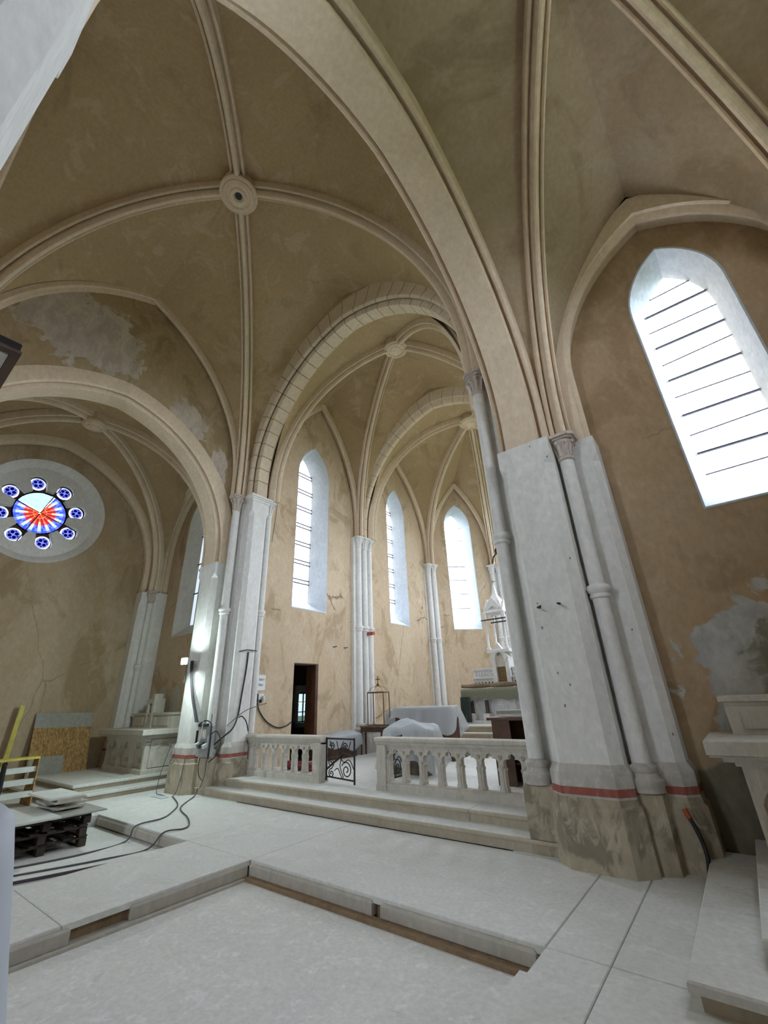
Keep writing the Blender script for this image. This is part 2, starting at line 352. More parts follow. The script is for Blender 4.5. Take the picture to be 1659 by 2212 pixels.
def vault_bay(name, label, boss, corners, apexes, mat, rib_mat, ribscale=1.0, wings=None, stilt=.25, boss_r=.33, tf=None, wallform=None, hollow=False):
    """corners: springing points round the bay; apexes: crown of the wall arch between corner i and i+1"""
    e = thing(name, label, 'vault', tf(boss) if tf else boss, 'structure')
    n = len(corners); wb = V(boss)+V((0, 0, .12))
    def to_wall(c, i, j):
        d = V(corners[j])-V(corners[i]); d.z = 0; nr = V((-d.y, d.x, 0)).normalized(); q = (V(apexes[i])-V(c)); q.z = 0
        return V(c)+nr*q.dot(nr)
    for i in range(n):
        j = (i+1) % n
        if apexes[i] is None: continue
        mb = MB()
        for c in (corners[i], corners[j]):
            d, _, _ = arc_path(c, wb, 22, stilt); f, _, _ = arc_path(to_wall(c, i, j), apexes[i], 22, stilt)
            g = []
            for a, b in zip(d, f):
                g.append([a.lerp(b, k/8)+V((0, 0, .10*math.sin(math.pi*k/8)*min(1, (a-b).length/2))) for k in range(9)])
            mb.grid(g)
        mb.build('vault_web', mat, e, tf, smooth=40, fix=False)
    for c in corners:
        p, l, nn = arc_path(c, boss, 26, stilt); MB().sweep(p, l, nn, scale_prof(RIB, ribscale)).build('rib', rib_mat, e, tf, smooth=28)
    bx, by, bz = boss; r = boss_r
    h0 = .205*ribscale+.03
    pr_ = [(r*.86, .25), (r*.92, -.02), (r, -.05), (r, -.12), (r*.93, -.15), (r*.84, -.13), (r*.80, -.17), (r*.66, -.20), (r*.58, -.15), (r*.46, -.15), (r*.40, -.19), (r*.28, -.19), (r*.2, -.14 if hollow else -.21), (r*.02, -.13 if hollow else -.22)]
    b = MB().lathe([(q, bz-h0+.12+d_) for q, d_ in pr_], bx, by, 28).build('boss', rib_mat, e, tf, smooth=28)
    if hollow: MB().lathe([(r*.19, bz-h0-.025), (r*.19, bz-h0-.03)], bx, by, 14).build('boss_hole_shade', 'black', b, tf)  # black disc put in for the darkness inside the boss hole
    if wallform:
        for i in wallform:
            j = (i+1) % n
            for c in (corners[i], corners[j]):
                ins = (V(boss)-V(apexes[i])); ins.z = 0; ins = ins.normalized()*.06
                p, l, nn = arc_path(to_wall(c, i, j)+ins, V(apexes[i])+ins, 22, stilt)
                prof = [(-.10, -.05), (-.10, .06), (-.07, .10), (-.02, .08), (.0, .13), (.05, .15), (.10, .11), (.12, .03), (.12, -.05)]
                MB().sweep(p, l, nn, prof).build('wall_rib', rib_mat, e, tf, smooth=28)
    return e

# ================================================================== STRUCTURE
ZT = 14.2
X_RW = -15.25                      # rose wall
X_SW = 2*AX-X_RW
# ---------------------------------------------------------------- windows
def hw_fn(w_, zs, za):
    half = w_/2; H = za-zs; R = (half*half+H*H)/(2*half)
    def f(z):
        if z <= zs: return half
        if z >= za: return 0.0
        return max(0.0, math.sqrt(max(0, R*R-(z-zs)**2))-(R-half))
    return f
def win_outline(c, w_, z0, zs, za, n=10):
    cr = arch_curve(c, w_/2, zs, za, n)
    return [(c-w_/2, z0)]+[p for p, q in cr]+[(c+w_/2, z0)]
WIN_N = [0]
def portal(name, O, A, Nout, c, zc, wx, wz):
    ld = bpy.data.lights.new(name, 'AREA'); ld.shape = 'RECTANGLE'; ld.size = wx; ld.size_y = wz; ld.cycles.is_portal = True
    o = bpy.data.objects.new(name, ld); COL.objects.link(o)
    zax = V(Nout).normalized(); xax = V(A).normalized(); yax = zax.cross(xax)
    p = V(O)+V(A)*c+V((0, 0, zc))
    o.matrix_world = Matrix(((xax.x, yax.x, zax.x, p.x), (xax.y, yax.y, zax.y, p.y), (xax.z, yax.z, zax.z, p.z), (0, 0, 0, 1)))
def window(label, O, A, Nout, c, w_, z0, zs, za, gw, gz0, gzs, gza, depth=.45, thick=5, thin=True, pane='clear', pair=False, detail=True, jamb='jamb', gshift=0.0):
    WIN_N[0] += 1
    O, A, Nout = V(O), V(A), V(Nout)
    fn = lambda u, z, d=0.0: O+A*u+Nout*d+V((0, 0, z))
    e = thing('window_%d' % WIN_N[0], label, 'window', fn(c, z0), 'structure')
    out = win_outline(c, w_, z0, zs, za); inn = win_outline(c+gshift, gw, gz0, gzs, gza)
    rv = MB(); n = len(out)
    lip = [fn(u, z, -.006) for u, z in win_outline(c, w_+.05, z0-.03, zs, za+.03)]; ra = [fn(u, z, 0) for u, z in out]; rb = [fn(u, z, depth) for u, z in inn]
    mid = [a.lerp(b, .5) for a, b in zip(ra, rb)]
    rv.loft([lip, ra, mid, rb], False, False, closed=False); rv.build('reveal', jamb, e, smooth=40, fix=False)
    si = MB(); si.add([lip[0], lip[-1], ra[-1], ra[0], rb[-1], rb[0]], [(0, 1, 2, 3), (3, 2, 4, 5)]); si.build('sill', jamb, e, fix=False)
    # outer collar so that the wall's edge is closed round the glass
    f = hw_fn(gw, gzs, gza); H = gza-gz0
    zs_ = []
    for k in range(1, thick+1): zs_.append((gz0+H*k/(thick+1), 1))
    if thin:
        for k in range(thick+1): zs_.append((gz0+H*(k+.5)/(thick+1), 0))
    zs_.sort()
    for z, t in zs_:
        h = f(z)
        if h < .05: continue
        r = .024 if t else .013
        mb = MB(); dz = random.uniform(-.03, .03) if not t else 0
        if pair and t:
            for o_ in (-.06, .06): mb.tube([fn(c+gshift-h, z+o_, depth-.05), fn(c+gshift+h, z+o_, depth-.05)], .027, 5)
        else: mb.tube([fn(c+gshift-h, z+dz, depth-.03), fn(c+gshift+h, z-dz, depth-.03)], r, 6)
        mb.build('saddle_bar' if t else 'lead_bar', 'steel', e)
    cuts = [gz0]+[z for z, t in zs_]+[gza]
    for a, b in zip(cuts[:-1], cuts[1:]):
        k = 6; zz = [a-.003+(b-a+.003)*i/k for i in range(k+1)]
        lf = [(c+gshift-f(z), z) for z in zz]; rg = [(c+gshift+f(z), z) for z in reversed(zz)]
        poly = lf+[p for p in rg]
        MB().add([fn(u, z, depth) for u, z in poly], [tuple(range(len(poly)))]).build('pane', pane, e, fix=False)
    # outer embrasure: wall thickness beyond the glass
    if pane != 'frost': portal('daylight_portal', fn(0, 0, depth+.02), A, Nout, c+gshift, (gz0+gza)/2, gw, gza-gz0)
    return out

def wall(name, label, O, A, outer, holes, mat):
    O, A = V(O), V(A)
    o = MB().plate(outer, holes, lambda u, z: O+A*u+V((0, 0, z))).build(name, mat, fix=False)
    return tag(o, label, 'wall', 'structure')
rect = lambda u0, u1, z0, z1: [(u0, z0), (u1, z0), (u1, z1), (u0, z1)]
def circle(c, z, r, n=48): return [(c+r*math.cos(2*math.pi*k/n), z+r*math.sin(2*math.pi*k/n)) for k in range(n)]
EX, EY = V((1, 0, 0)), V((0, 1, 0))
ROSE = (2.80, 7.42, 1.62)

# transept end walls with the rose windows
wall('wall_north', 'ochre plastered wall of the left transept round the rose window', (X_RW, 0, 0), EY, rect(-1.1, 6.75, -.3, ZT), [circle(*ROSE)], 'wall_rose')
wall('wall_south', 'ochre plastered end wall of the right transept', (X_SW, 0, 0), EY, rect(-1.1, 6.75, -.3, ZT), [circle(*ROSE)], 'wall_rose')
# transept east walls
YW = 6.7; CS = .89
ws = window('tall pointed window with white splayed reveal in the right transept wall', (0, YW, 0), EX, EY, CS, 1.24, 3.95, 7.45, 8.60, .94, 4.22, 7.35, 8.34, .45, 5)
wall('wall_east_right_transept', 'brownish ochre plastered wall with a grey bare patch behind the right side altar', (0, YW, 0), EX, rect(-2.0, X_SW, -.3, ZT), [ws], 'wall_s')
wn = window('grey pointed window in the left transept wall', (0, YW, 0), EX, EY, 2*AX-CS, 1.24, 3.85, 7.45, 8.60, .86, 4.22, 7.35, 8.34, .45, 3, False, 'frost', jamb='white')
wall('wall_east_left_transept', 'ochre plastered wall behind the left side altar', (0, YW, 0), EX, rect(X_RW, -10.2, -.3, ZT), [wn], 'wall')
# choir and apse walls
XN = -9.9; XS = 2*AX-XN
DOOR = (8.40, 9.35, .2, 2.82)
w1 = window('tall pointed choir window nearest the chancel arch, above the dark doorway', (XN, 0, 0), EY, (-1, 0, 0), 8.9, 1.40, 4.4, 9.0, 10.25, .92, 4.72, 8.85, 9.9, .5, 7, False, pair=True, gshift=-.12)
w2 = window('narrow-looking pointed window of the apse between the two clustered columns', (XN, 0, 0), EY, (-1, 0, 0), 13.68, 1.25, 4.45, 9.15, 10.35, .80, 4.78, 9.05, 10.05, .5, 7, False, pair=True, gshift=-.1)
wall('wall_choir_north', 'ochre plastered choir wall with two tall windows and a doorway', (XN, 0, 0), EY, rect(6.5, 16.1, -.3, ZT), [w1, w2, [(DOOR[0], DOOR[2]), (DOOR[1], DOOR[2]), (DOOR[1], DOOR[3]), (DOOR[0], DOOR[3])]], 'wall')
w1s = window('tall pointed window in the right-hand choir wall hidden behind the pier', (XS, 0, 0), EY, (1, 0, 0), 8.9, 1.40, 4.4, 9.0, 10.25, .92, 4.72, 8.85, 9.9, .5, 7, False)
w2s = window('pointed window in the right-hand apse wall hidden behind the pier', (XS, 0, 0), EY, (1, 0, 0), 13.68, 1.25, 4.45, 9.15, 10.35, .80, 4.78, 9.05, 10.05, .5, 7, False)
wall('wall_choir_south', 'ochre plastered right-hand choir wall', (XS, 0, 0), EY, rect(6.5, 16.1, -.3, ZT), [w1s, w2s], 'wall')
P0, P1 = V((XN, 16.05, 0)), V((-7.6, 18.35, 0)); fl = (P1-P0).length; FA = (P1-P0)/fl; FN = V((-FA.y, FA.x, 0))
w3 = window('pointed window of the canted apse wall beside the altar spire', P0, FA, FN, 1.60, 1.25, 4.48, 9.35, 10.45, .84, 4.8, 9.2, 10.1, .5, 7, True, gshift=-.1)
wall('wall_apse_northeast', 'canted ochre apse wall with one pointed window', P0, FA, rect(0, fl, -.3, ZT), [w3], 'wall')
we = window('pointed window at the head of the apse hidden behind the pier', P1, EX, EY, 1.4, 1.25, 4.48, 9.35, 10.45, .84, 4.8, 9.2, 10.1, .5, 7, False)
wall('wall_apse_east', 'ochre apse head wall', P1, EX, rect(0, 2*AX-2*P1.x, -.3, ZT), [we], 'wall')
Q1 = V((2*AX-P1.x, P1.y, 0)); GA = V((FA.x, -FA.y, 0)); GN = V((-FN.x, FN.y, 0))
w4 = window('pointed window of the far canted apse wall hidden behind the pier', Q1, GA, GN, fl-1.6, 1.25, 4.48, 9.35, 10.45, .84, 4.8, 9.2, 10.1, .5, 7, False)
wall('wall_apse_southeast', 'canted ochre apse wall on the right', Q1, GA, rect(0, fl, -.3, ZT), [w4], 'wall')
# west side: transept west walls and a short length of nave behind the camera
YWW = 2*YC-YW
wall('wall_west_right_transept', 'plastered wall behind the photographer', (0, YWW, 0), EX, rect(-2.0, X_SW, -.3, ZT), [], 'wall_s')
wall('wall_west_left_transept', 'plastered west wall of the left transept', (0, YWW, 0), EX, rect(X_RW, -10.2, -.3, ZT), [], 'wall')
nave_holes_n = []; nave_holes_s = []
wall('wall_nave_north', 'plastered left wall of the nave', (XN, 0, 0), EY, rect(-10.5, -.9, -.3, ZT), nave_holes_n, 'wall')
wall('wall_nave_south', 'plastered right wall of the nave', (XS, 0, 0), EY, rect(-10.5, -.9, -.3, ZT), nave_holes_s, 'wall')
ww = window('large pointed window added in the unseen nave for light', (0, -10.5, 0), EX, (0, -1, 0), AX, 2.6, 4.4, 8.6, 10.6, 2.2, 4.7, 8.5, 10.3, .5, 6, False)  # added opening that lets daylight in from behind the camera
wall('wall_west', 'plastered west wall of the nave ', (0, -10.5, 0), EX, rect(XN, XS, -.3, ZT), [ww], 'wall')
rf = MB(); rf.box(X_RW-.1, X_SW+.1, YWW-.1, YW+.1, ZT-.05, ZT+.2); rf.box(XN-.1, XS+.1, YW, 18.5, ZT-.05, ZT+.2); rf.box(XN-.1, XS+.1, -10.6, YWW, ZT-.05, ZT+.2)
tag(rf.build('ceiling_light_block', 'dark'), 'dark roof deck added above the vaults to block sky light', 'roof', 'structure')  # unseen deck added to stop sky light leaking past the vault webs
M['ground_dark'] = simple('added_ground_green', (.10, .13, .06), .95, 0, .3, 3)
tag(MB().plate(rect(-70, 60, -70, 80), [rect(X_RW-.05, X_SW+.05, -10.55, 18.9)], lambda u, z: V((u, z, -.4))).build('ground', 'ground_dark', fix=False), 'unseen ground plane added to cut light from below', 'ground', 'structure')  # unseen plane added so the vaults get less light from below

# ---------------------------------------------------------------- rose windows
def rose(xw, sgn, label, plain=False):
    WIN_N[0] += 1
    yc, zc, R = ROSE
    e = thing('window_%d' % WIN_N[0], label, 'rose window', (xw, yc, zc-R), 'structure')
    P = lambda r, a, d: V((xw+sgn*d, yc+r*math.cos(a)*(1 if sgn < 0 else 1), zc+r*math.sin(a)))
    n = 64
    prof = [(R+.03, -.02), (R, .0), (R-.06, .02), (R-.17, .16), (R-.22, .18)]
    MB().loft([[P(r, 2*math.pi*k/n, d) for k in range(n)] for r, d in prof], False, False).build('ring_moulding', 'white', e, smooth=50, fix=False)
    rc, rp, lp = .70, .235, .95
    def hole_r(a):
        best = rc
        for k in range(8):
            ph = a-(k*math.pi/4+math.radians(17)); ph = (ph+math.pi) % (2*math.pi)-math.pi
            if abs(lp*math.sin(ph)) < rp and math.cos(ph) > 0: best = max(best, lp*math.cos(ph)+math.sqrt(rp*rp-(lp*math.sin(ph))**2))
        return best
    m = 160
    inner = [(yc+hole_r(2*math.pi*k/m)*math.cos(2*math.pi*k/m), zc+hole_r(2*math.pi*k/m)*math.sin(2*math.pi*k/m)) for k in range(m)]
    MB().plate(circle(yc, zc, R-.2, 64), [inner], lambda u, z: V((xw+sgn*.17, u, z)), back=(sgn*.22, 0, 0)).build('tracery_plate', 'white', e, fix=True)
    # dark brown inner recess of the cusped opening
    g = .34
    if plain:
        MB().add([P(R-.3, 2*math.pi*k/32, g) for k in range(32)], [tuple(range(32))]).build('pane', 'clear', e, fix=False)
    else:
        def piece(nm, pts, mat, d=g): return MB().add([P(r, a, d) for r, a in pts], [tuple(range(len(pts)))]).build(nm, mat, e, fix=False)
        off = math.radians(17-22.5)
        # rosette: sixteen sectors cut into rings of small coloured pieces
        rings_ = [(.03, .17, ['g_red']), (.17, .29, ['g_redd', 'g_orange', 'g_redd']), (.29, .40, ['g_redd', 'g_cream', 'g_red']), (.40, .50, ['g_blue', 'g_cream', 'g_violet']), (.50, .59, ['g_violet', 'g_pale', 'g_blue']), (.59, .66, ['g_blue', 'g_violet', 'g_blue'])]
        for k in range(16):
            A0 = 2*math.pi*k/16; dA = 2*math.pi/16
            if 78 < math.degrees(A0+dA/2) % 360 < 168: continue
            for ri, (r0, r1, cols) in enumerate(rings_):
                fr_ = [0, 1] if len(cols) == 1 else [0, .30, .70, 1]
                for q, mt in enumerate(cols):
                    a0 = A0+dA*fr_[q]; a1 = A0+dA*fr_[q+1]; am = (a0+a1)/2; bu = .02 if q == 1 else -.012
                    if mt == 'g_red' and ri == 0 and k % 2: mt = 'g_orange'
                    if mt == 'g_cream' and ri == 2 and k % 2: mt = 'g_pink'
                    piece('glass_piece', [(r0, a0), (r0, am), (r0, a1), (r1, a1), (r1, am), (r1, a0)], mt)
        piece('clear_pane', [(.05, math.radians(110))]+[(.66, math.radians(67.5+9*t)) for t in range(11)], 'g_sky')
        # ring of the rosette and the ferramenta
        MB().tube([P(.675, 2*math.pi*k/48, g-.02) for k in range(49)], .018, 5).build('rosette_ring', 'g_ring', e)
        for k in range(2):
            a = math.radians(72+90*k); MB().tube([P(1.15, a, g-.03), P(1.15, a+math.pi, g-.03)], .014, 5).build('saddle_bar', 'iron', e)
        for k in range(8):
            a = k*math.pi/4+math.radians(17); cy0, cz0 = yc+lp*math.cos(a), zc+lp*math.sin(a)
            Pc = lambda r, t, d=g: V((xw+sgn*d, cy0+r*math.cos(t), cz0+r*math.sin(t)))
            pet = MB().add([Pc(.165, 2*math.pi*j/20) for j in range(20)], [tuple(range(20))]).build('petal_glass', 'g_violet', e, fix=False)
            MB().loft([[Pc(.165, 2*math.pi*j/20) for j in range(20)], [Pc(.205, 2*math.pi*j/20) for j in range(20)]], False, False).build('petal_border', 'g_white', pet, fix=False)
            for q in range(4):
                t = q*math.pi/2+.5+k*.3
                MB().add([Pc(.085, t)+V((0, .052*math.cos(x), .052*math.sin(x)))+V((-sgn*.006, 0, 0)) for x in [2*math.pi*j/8 for j in range(8)]], [tuple(range(8))]).build('petal_lobe', 'g_blue', pet, fix=False)
                t += math.pi/4
                MB().add([Pc(.12, t)+V((0, .03*math.cos(x), .03*math.sin(x)))+V((-sgn*.006, 0, 0)) for x in [2*math.pi*j/6 for j in range(6)]], [tuple(range(6))]).build('petal_bead', 'g_white', pet, fix=False)
        # opaque dark surround behind the tracery
        MB().plate(circle(yc, zc, R-.1, 48), [[(yc+(hole_r(2*math.pi*k/m)-.03)*math.cos(2*math.pi*k/m), zc+(hole_r(2*math.pi*k/m)-.03)*math.sin(2*math.pi*k/m)) for k in range(m)]], lambda u, z: V((xw+sgn*.40, u, z))).build('frame', 'wood', e, fix=False)
        # cames: lead sheet that closes the gaps between the pieces
        petals = [[(yc+lp*math.cos(k*math.pi/4+math.radians(17))+.205*math.cos(2*math.pi*j/20), zc+lp*math.sin(k*math.pi/4+math.radians(17))+.205*math.sin(2*math.pi*j/20)) for j in range(20)] for k in range(8)]
        MB().plate(circle(yc, zc, R-.1, 48), petals+[circle(yc, zc, .66, 40)], lambda u, z: V((xw+sgn*(g+.01), u, z))).build('leading', 'g_pinkframe', e, fix=False)
    portal('daylight_portal', (xw+sgn*.5, 0, 0), EY, (sgn, 0, 0), yc, zc, 2*R-.5, 2*R-.5)
GS = .08
for nm, c in dict(g_blue=(.05, .10, .75), g_pale=(.50, .66, 1.3), g_violet=(.20, .22, .95), g_red=(.75, .03, .02), g_redd=(.50, .02, .03), g_orange=(.95, .16, .03), g_pink=(1.0, .22, .25), g_cream=(1.1, .85, .45), g_white=(1.0, 1.0, 1.1), g_ring=(.05, .04, .30)).items():
    M[nm] = glass('stained_'+nm[2:], tuple(x*GS for x in c), .01)
M['g_sky'] = glass('plain_glazing', (.045, .058, .063), .02)
M['g_back'] = glass('backing_quarry', (.95, .95, .95), .0)
M['g_pinkframe'] = simple('dark_oxide_frame', (.06, .022, .022), .6)
rose(X_RW, -1, 'round stained glass rose window with eight petals and one clear missing part')
rose(X_SW, 1, 'plain glazed round window in the right transept end wall', True)

# ---------------------------------------------------------------- piers
def capital(mb, cx, cy, z0, z1, r, wide, sq=True, leaves=8):
    h = z1-z0
    mb.lathe([(r*1.0, z0-.02), (r*1.22, z0), (r*1.22, z0+.035), (r*1.02, z0+.05), (r*1.05, z0+h*.4), (r*1.3, z0+h*.62), (wide*.9, z0+h*.78), (wide*.9, z0+h*.8)], cx, cy, 16)
    for k in range(leaves):
        a = 2*math.pi*(k+.5)/leaves; d = V((math.cos(a), math.sin(a), 0)); s = V((-d.y, d.x, 0)); c = V((cx, cy, 0))
        for zz, ww, rr, out in ((z0+h*.62, .05, r*1.15, wide*.98),):
            P = [c+d*r*1.0+V((0, 0, z0+.06)), c+d*r*1.15+V((0, 0, z0+h*.42)), c+d*(r*1.45)+V((0, 0, z0+h*.66)), c+d*out+V((0, 0, z0+h*.72)), c+d*out*.98+V((0, 0, z0+h*.60))]
            W = [.02, .045, .05, .05, .025]
            rings = [[p-s*w_*r*7, p+d*.02, p+s*w_*r*7, p-d*.03] for p, w_ in zip(P, W)]
            mb.loft(rings)
    A = wide*1.05
    for (za, zb, k) in ((z0+h*.8, z0+h*.88, .92), (z0+h*.88, z1, 1.12)):
        pl = [(cx-A*k, cy-A*k*.6), (cx-A*k*.6, cy-A*k), (cx+A*k*.6, cy-A*k), (cx+A*k, cy-A*k*.6), (cx+A*k, cy+A*k*.6), (cx+A*k*.6, cy+A*k), (cx-A*k*.6, cy+A*k), (cx-A*k, cy+A*k*.6)]
        mb.prism(pl, za, zb)
    return mb
def colonnette(parent, cx, cy, r, zb, z_cap, z_top, z_ring, tf=None, base_h=.28, shaft_mat='white', cap_mat='cap', plinth_z=None):
    c = MB().lathe([(r, zb+base_h-.01), (r, z_cap+.02)], cx, cy, 18).build('colonnette', shaft_mat, parent, tf, smooth=40)
    if z_ring: MB().lathe([(r*.98, z_ring-.09), (r*1.25, z_ring-.07), (r*1.3, z_ring-.04), (r*1.12, z_ring-.02), (r*1.5, z_ring+.02), (r*1.55, z_ring+.05), (r*1.35, z_ring+.09), (r*.98, z_ring+.11)], cx, cy, 18).build('shaft_ring', shaft_mat, c, tf, smooth=40)
    capital(MB(), cx, cy, z_cap, z_top, r, r*1.75).build('capital', cap_mat, c, tf, smooth=30)
    MB().lathe([(r*1.75, zb), (r*1.75, zb+.05), (r*1.9, zb+.07), (r*1.9, zb+.11), (r*1.45, zb+.14), (r*1.3, zb+.18), (r*1.45, zb+.20), (r*1.45, zb+.24), (r*1.1, zb+.26), (r, zb+base_h)], cx, cy, 18).build('shaft_base', 'base', c, tf, smooth=40)
    return c
def block(parent, poly, square, z0, z_top, tf, mat='white', stop=True, band=True, plinth=True, plinth_off=.09):
    """pier block with chamfered corners, a chamfer stop below the impost, a painted base course, red band and plinth"""
    zb = .98
    rings = [[(x, y, zb) for x, y in poly], [(x, y, z_top-(.42 if stop else 0)) for x, y in poly]]
    if stop: rings += [[(x, y, z_top-.30) for x, y in square], [(x, y, z_top) for x, y in square]]
    MB().loft(rings).build('pier_block', mat, parent, tf)
    o1 = offset(poly, .05)
    bc = MB().loft([[(x, y, .66) for x, y in o1], [(x, y, .90) for x, y in o1], [(x, y, .99) for x, y in offset(poly, .004)]]).build('base_course', 'base', parent, tf)
    if band:
        o2 = offset(poly, .054); MB().loft([[(x, y, .69) for x, y in o2], [(x, y, .765) for x, y in o2]]).build('red_band', 'red', bc, tf)
    if plinth:
        o3 = offset(poly, plinth_off)
        MB().loft([[(x, y, z0) for x, y in offset(poly, plinth_off+.015)], [(x, y, .58) for x, y in o3], [(x, y, .61) for x, y in offset(poly, plinth_off-.03)], [(x, y, .665) for x, y in offset(poly, plinth_off-.035)]]).build('plinth', 'plinth', parent, tf)
FP = [(-1.98, 5.83), (-1.42, 5.83), (-1.30, 5.95), (-1.30, 6.68), (-2.10, 6.68), (-2.10, 5.95)]
FQ = [(-2.10, 5.83), (-1.30, 5.83), (-1.30, 5.85), (-1.30, 6.68), (-2.10, 6.68), (-2.10, 5.85)]
GP = [(-2.70, 6.31), (-2.32, 6.31), (-2.32, 6.89), (-2.70, 6.89), (-2.80, 6.79), (-2.80, 6.41)]
GQ = [(-2.79, 6.31), (-2.32, 6.31), (-2.32, 6.89), (-2.79, 6.89), (-2.80, 6.88), (-2.80, 6.32)]
HP = [(-1.22, 6.30), (-.84, 6.30), (-.75, 6.39), (-.75, 6.69), (-1.22, 6.69)]
HQ = [(-1.22, 6.30), (-.76, 6.30), (-.75, 6.31), (-.75, 6.69), (-1.22, 6.69)]
SPR = 5.35; ZI = 7.32
def crossing_pier(label, tf=None, gdx=0.0, wm='white'):
    loc = V((-1.7, 6.3, 0)); e = thing('crossing_pier', label, 'pier', tf(loc) if tf else loc, 'structure', 'crossing piers')
    sh = lambda P_: [(x+gdx, y) for x, y in P_]
    block(e, FP, FQ, 0, SPR, tf, wm); block(e, sh(GP), sh(GQ), .0, ZI-.14, tf, wm, band=True); block(e, HP, HQ, 0, SPR, tf, wm)
    MB().prism([(-2.42, 6.24), (-1.16, 6.24), (-1.16, 6.72), (-2.42, 6.8)], 0, ZT-.05).build('pier_core', 'white', e, tf)
    # impost moulding over the choir respond and the nook shaft
    for za, zb, k in ((ZI-.15, ZI-.08, .02), (ZI-.08, ZI-.04, .05), (ZI-.04, ZI+.02, .085)):
        MB().prism(offset(sh([(-2.80, 6.31), (-2.2, 6.31), (-2.2, 6.89), (-2.80, 6.89)]), k), za, zb).build('impost', 'white', e, tf)
    colonnette(e, -2.36, 6.10, .10, .72, 6.86, ZI, 4.0, tf)
    MB().prism([(-2.55, 5.99), (-2.16, 5.99), (-2.16, 6.3), (-2.55, 6.3)], 0, .73, .03).build('shaft_plinth', 'plinth', e, tf)
    colonnette(e, -1.16, 6.14, .10, .72, 4.98, SPR+.03, 2.95, tf)
    MB().prism([(-1.36, 6.05), (-1.17, 5.98), (-1.02, 6.06), (-.98, 6.32), (-1.36, 6.32)], 0, .73, .03).build('shaft_plinth', 'plinth', e, tf)
    return e
PB = crossing_pier('large whitewashed pier with red band in the right foreground', None, .25, 'white_chip')
PA = crossing_pier('tall whitewashed pier left of the chancel steps with cables on it', mxp)
PC = crossing_pier('whitewashed near pier at the upper left edge of the picture', myp)
PD = crossing_pier('far left whitewashed pier outside the frame', mxyp)
# corner piers of the transepts
def corner_pier(label, tf):
    loc = V((2.55, 6.45, 0)); e = thing('corner_pier', label, 'pier', tf(loc) if tf else loc, 'structure', 'corner piers')
    a = [(2.28, 6.40), (2.37, 6.31), (2.64, 6.31), (2.64, 6.69), (2.28, 6.69)]; aq = [(2.28, 6.32), (2.29, 6.31), (2.64, 6.31), (2.64, 6.69), (2.28, 6.69)]
    b = [(2.52, 5.92), (2.84, 5.92), (2.84, 6.4), (2.43, 6.4), (2.43, 6.01)]; bq = [(2.44, 5.92), (2.84, 5.92), (2.84, 6.4), (2.43, 6.4), (2.43, 5.93)]
    block(e, a, aq, 0, SPR, tf); block(e, b, bq, 0, SPR, tf)
    MB().prism([(2.5, 6.3), (2.84, 6.3), (2.84, 6.69), (2.5, 6.69)], 0, SPR).build('pier_core', 'white', e, tf)
    colonnette(e, 2.37, 6.22, .085, .72, 4.98, SPR+.03, 2.95, tf)
    MB().prism([(2.2, 6.05), (2.5, 6.05), (2.5, 6.36), (2.2, 6.36)], 0, .73, .03).build('shaft_plinth', 'plinth', e, tf)
corner_pier('slim white corner pier behind the left side altar', mxp)
corner_pier('slim white corner pier right of the right side altar', None)

# ---------------------------------------------------------------- arches
_ar = [(.40, .46), (.40, .19), (.392, .13), (.36, .09), (.325, .095), (.305, .13), (.298, .19), (.265, .19), (.26, .03), (.245, 0)]
ARC = [(-u, v_) for u, v_ in _ar]+list(reversed(_ar))
def arcade(label, tf=None):
    p, l, n = place_curve(arch_curve(YC, 3.0, 5.7, 9.05, 28, SPR), (-1.70, 0, 0), EY, EX)
    o = MB().sweep(p, l, n, ARC).build('arcade_arch', 'rib', None, tf, smooth=28); tag(o, label, 'arch', 'structure')
    crv = [(q[0][0], q[0][1]) for q in arch_curve(YC, 3.3, 5.7, 9.36, 24, SPR)]
    lo = [(-.62, SPR)]+crv+[(6.28, SPR), (6.28, ZT), (-.62, ZT)]
    side = 'left' if tf else 'right'
    for x, w_ in ((-2.09, 'crossing'), (-1.31, 'transept')):
        q = MB().plate(lo, [], lambda u, z: V((x, u, z))).build('wall_%s_arcade_%s' % (side, w_), ('wall_nc' if w_ == 'crossing' else 'vault'), None, tf, fix=False)
        tag(q, 'ochre wall above the %s arcade arch on the %s side' % (side, w_), 'wall', 'structure')
arcade('broad pale arch sweeping over the foreground from the right pier')
arcade('broad pale arch opening into the left transept', mxp)

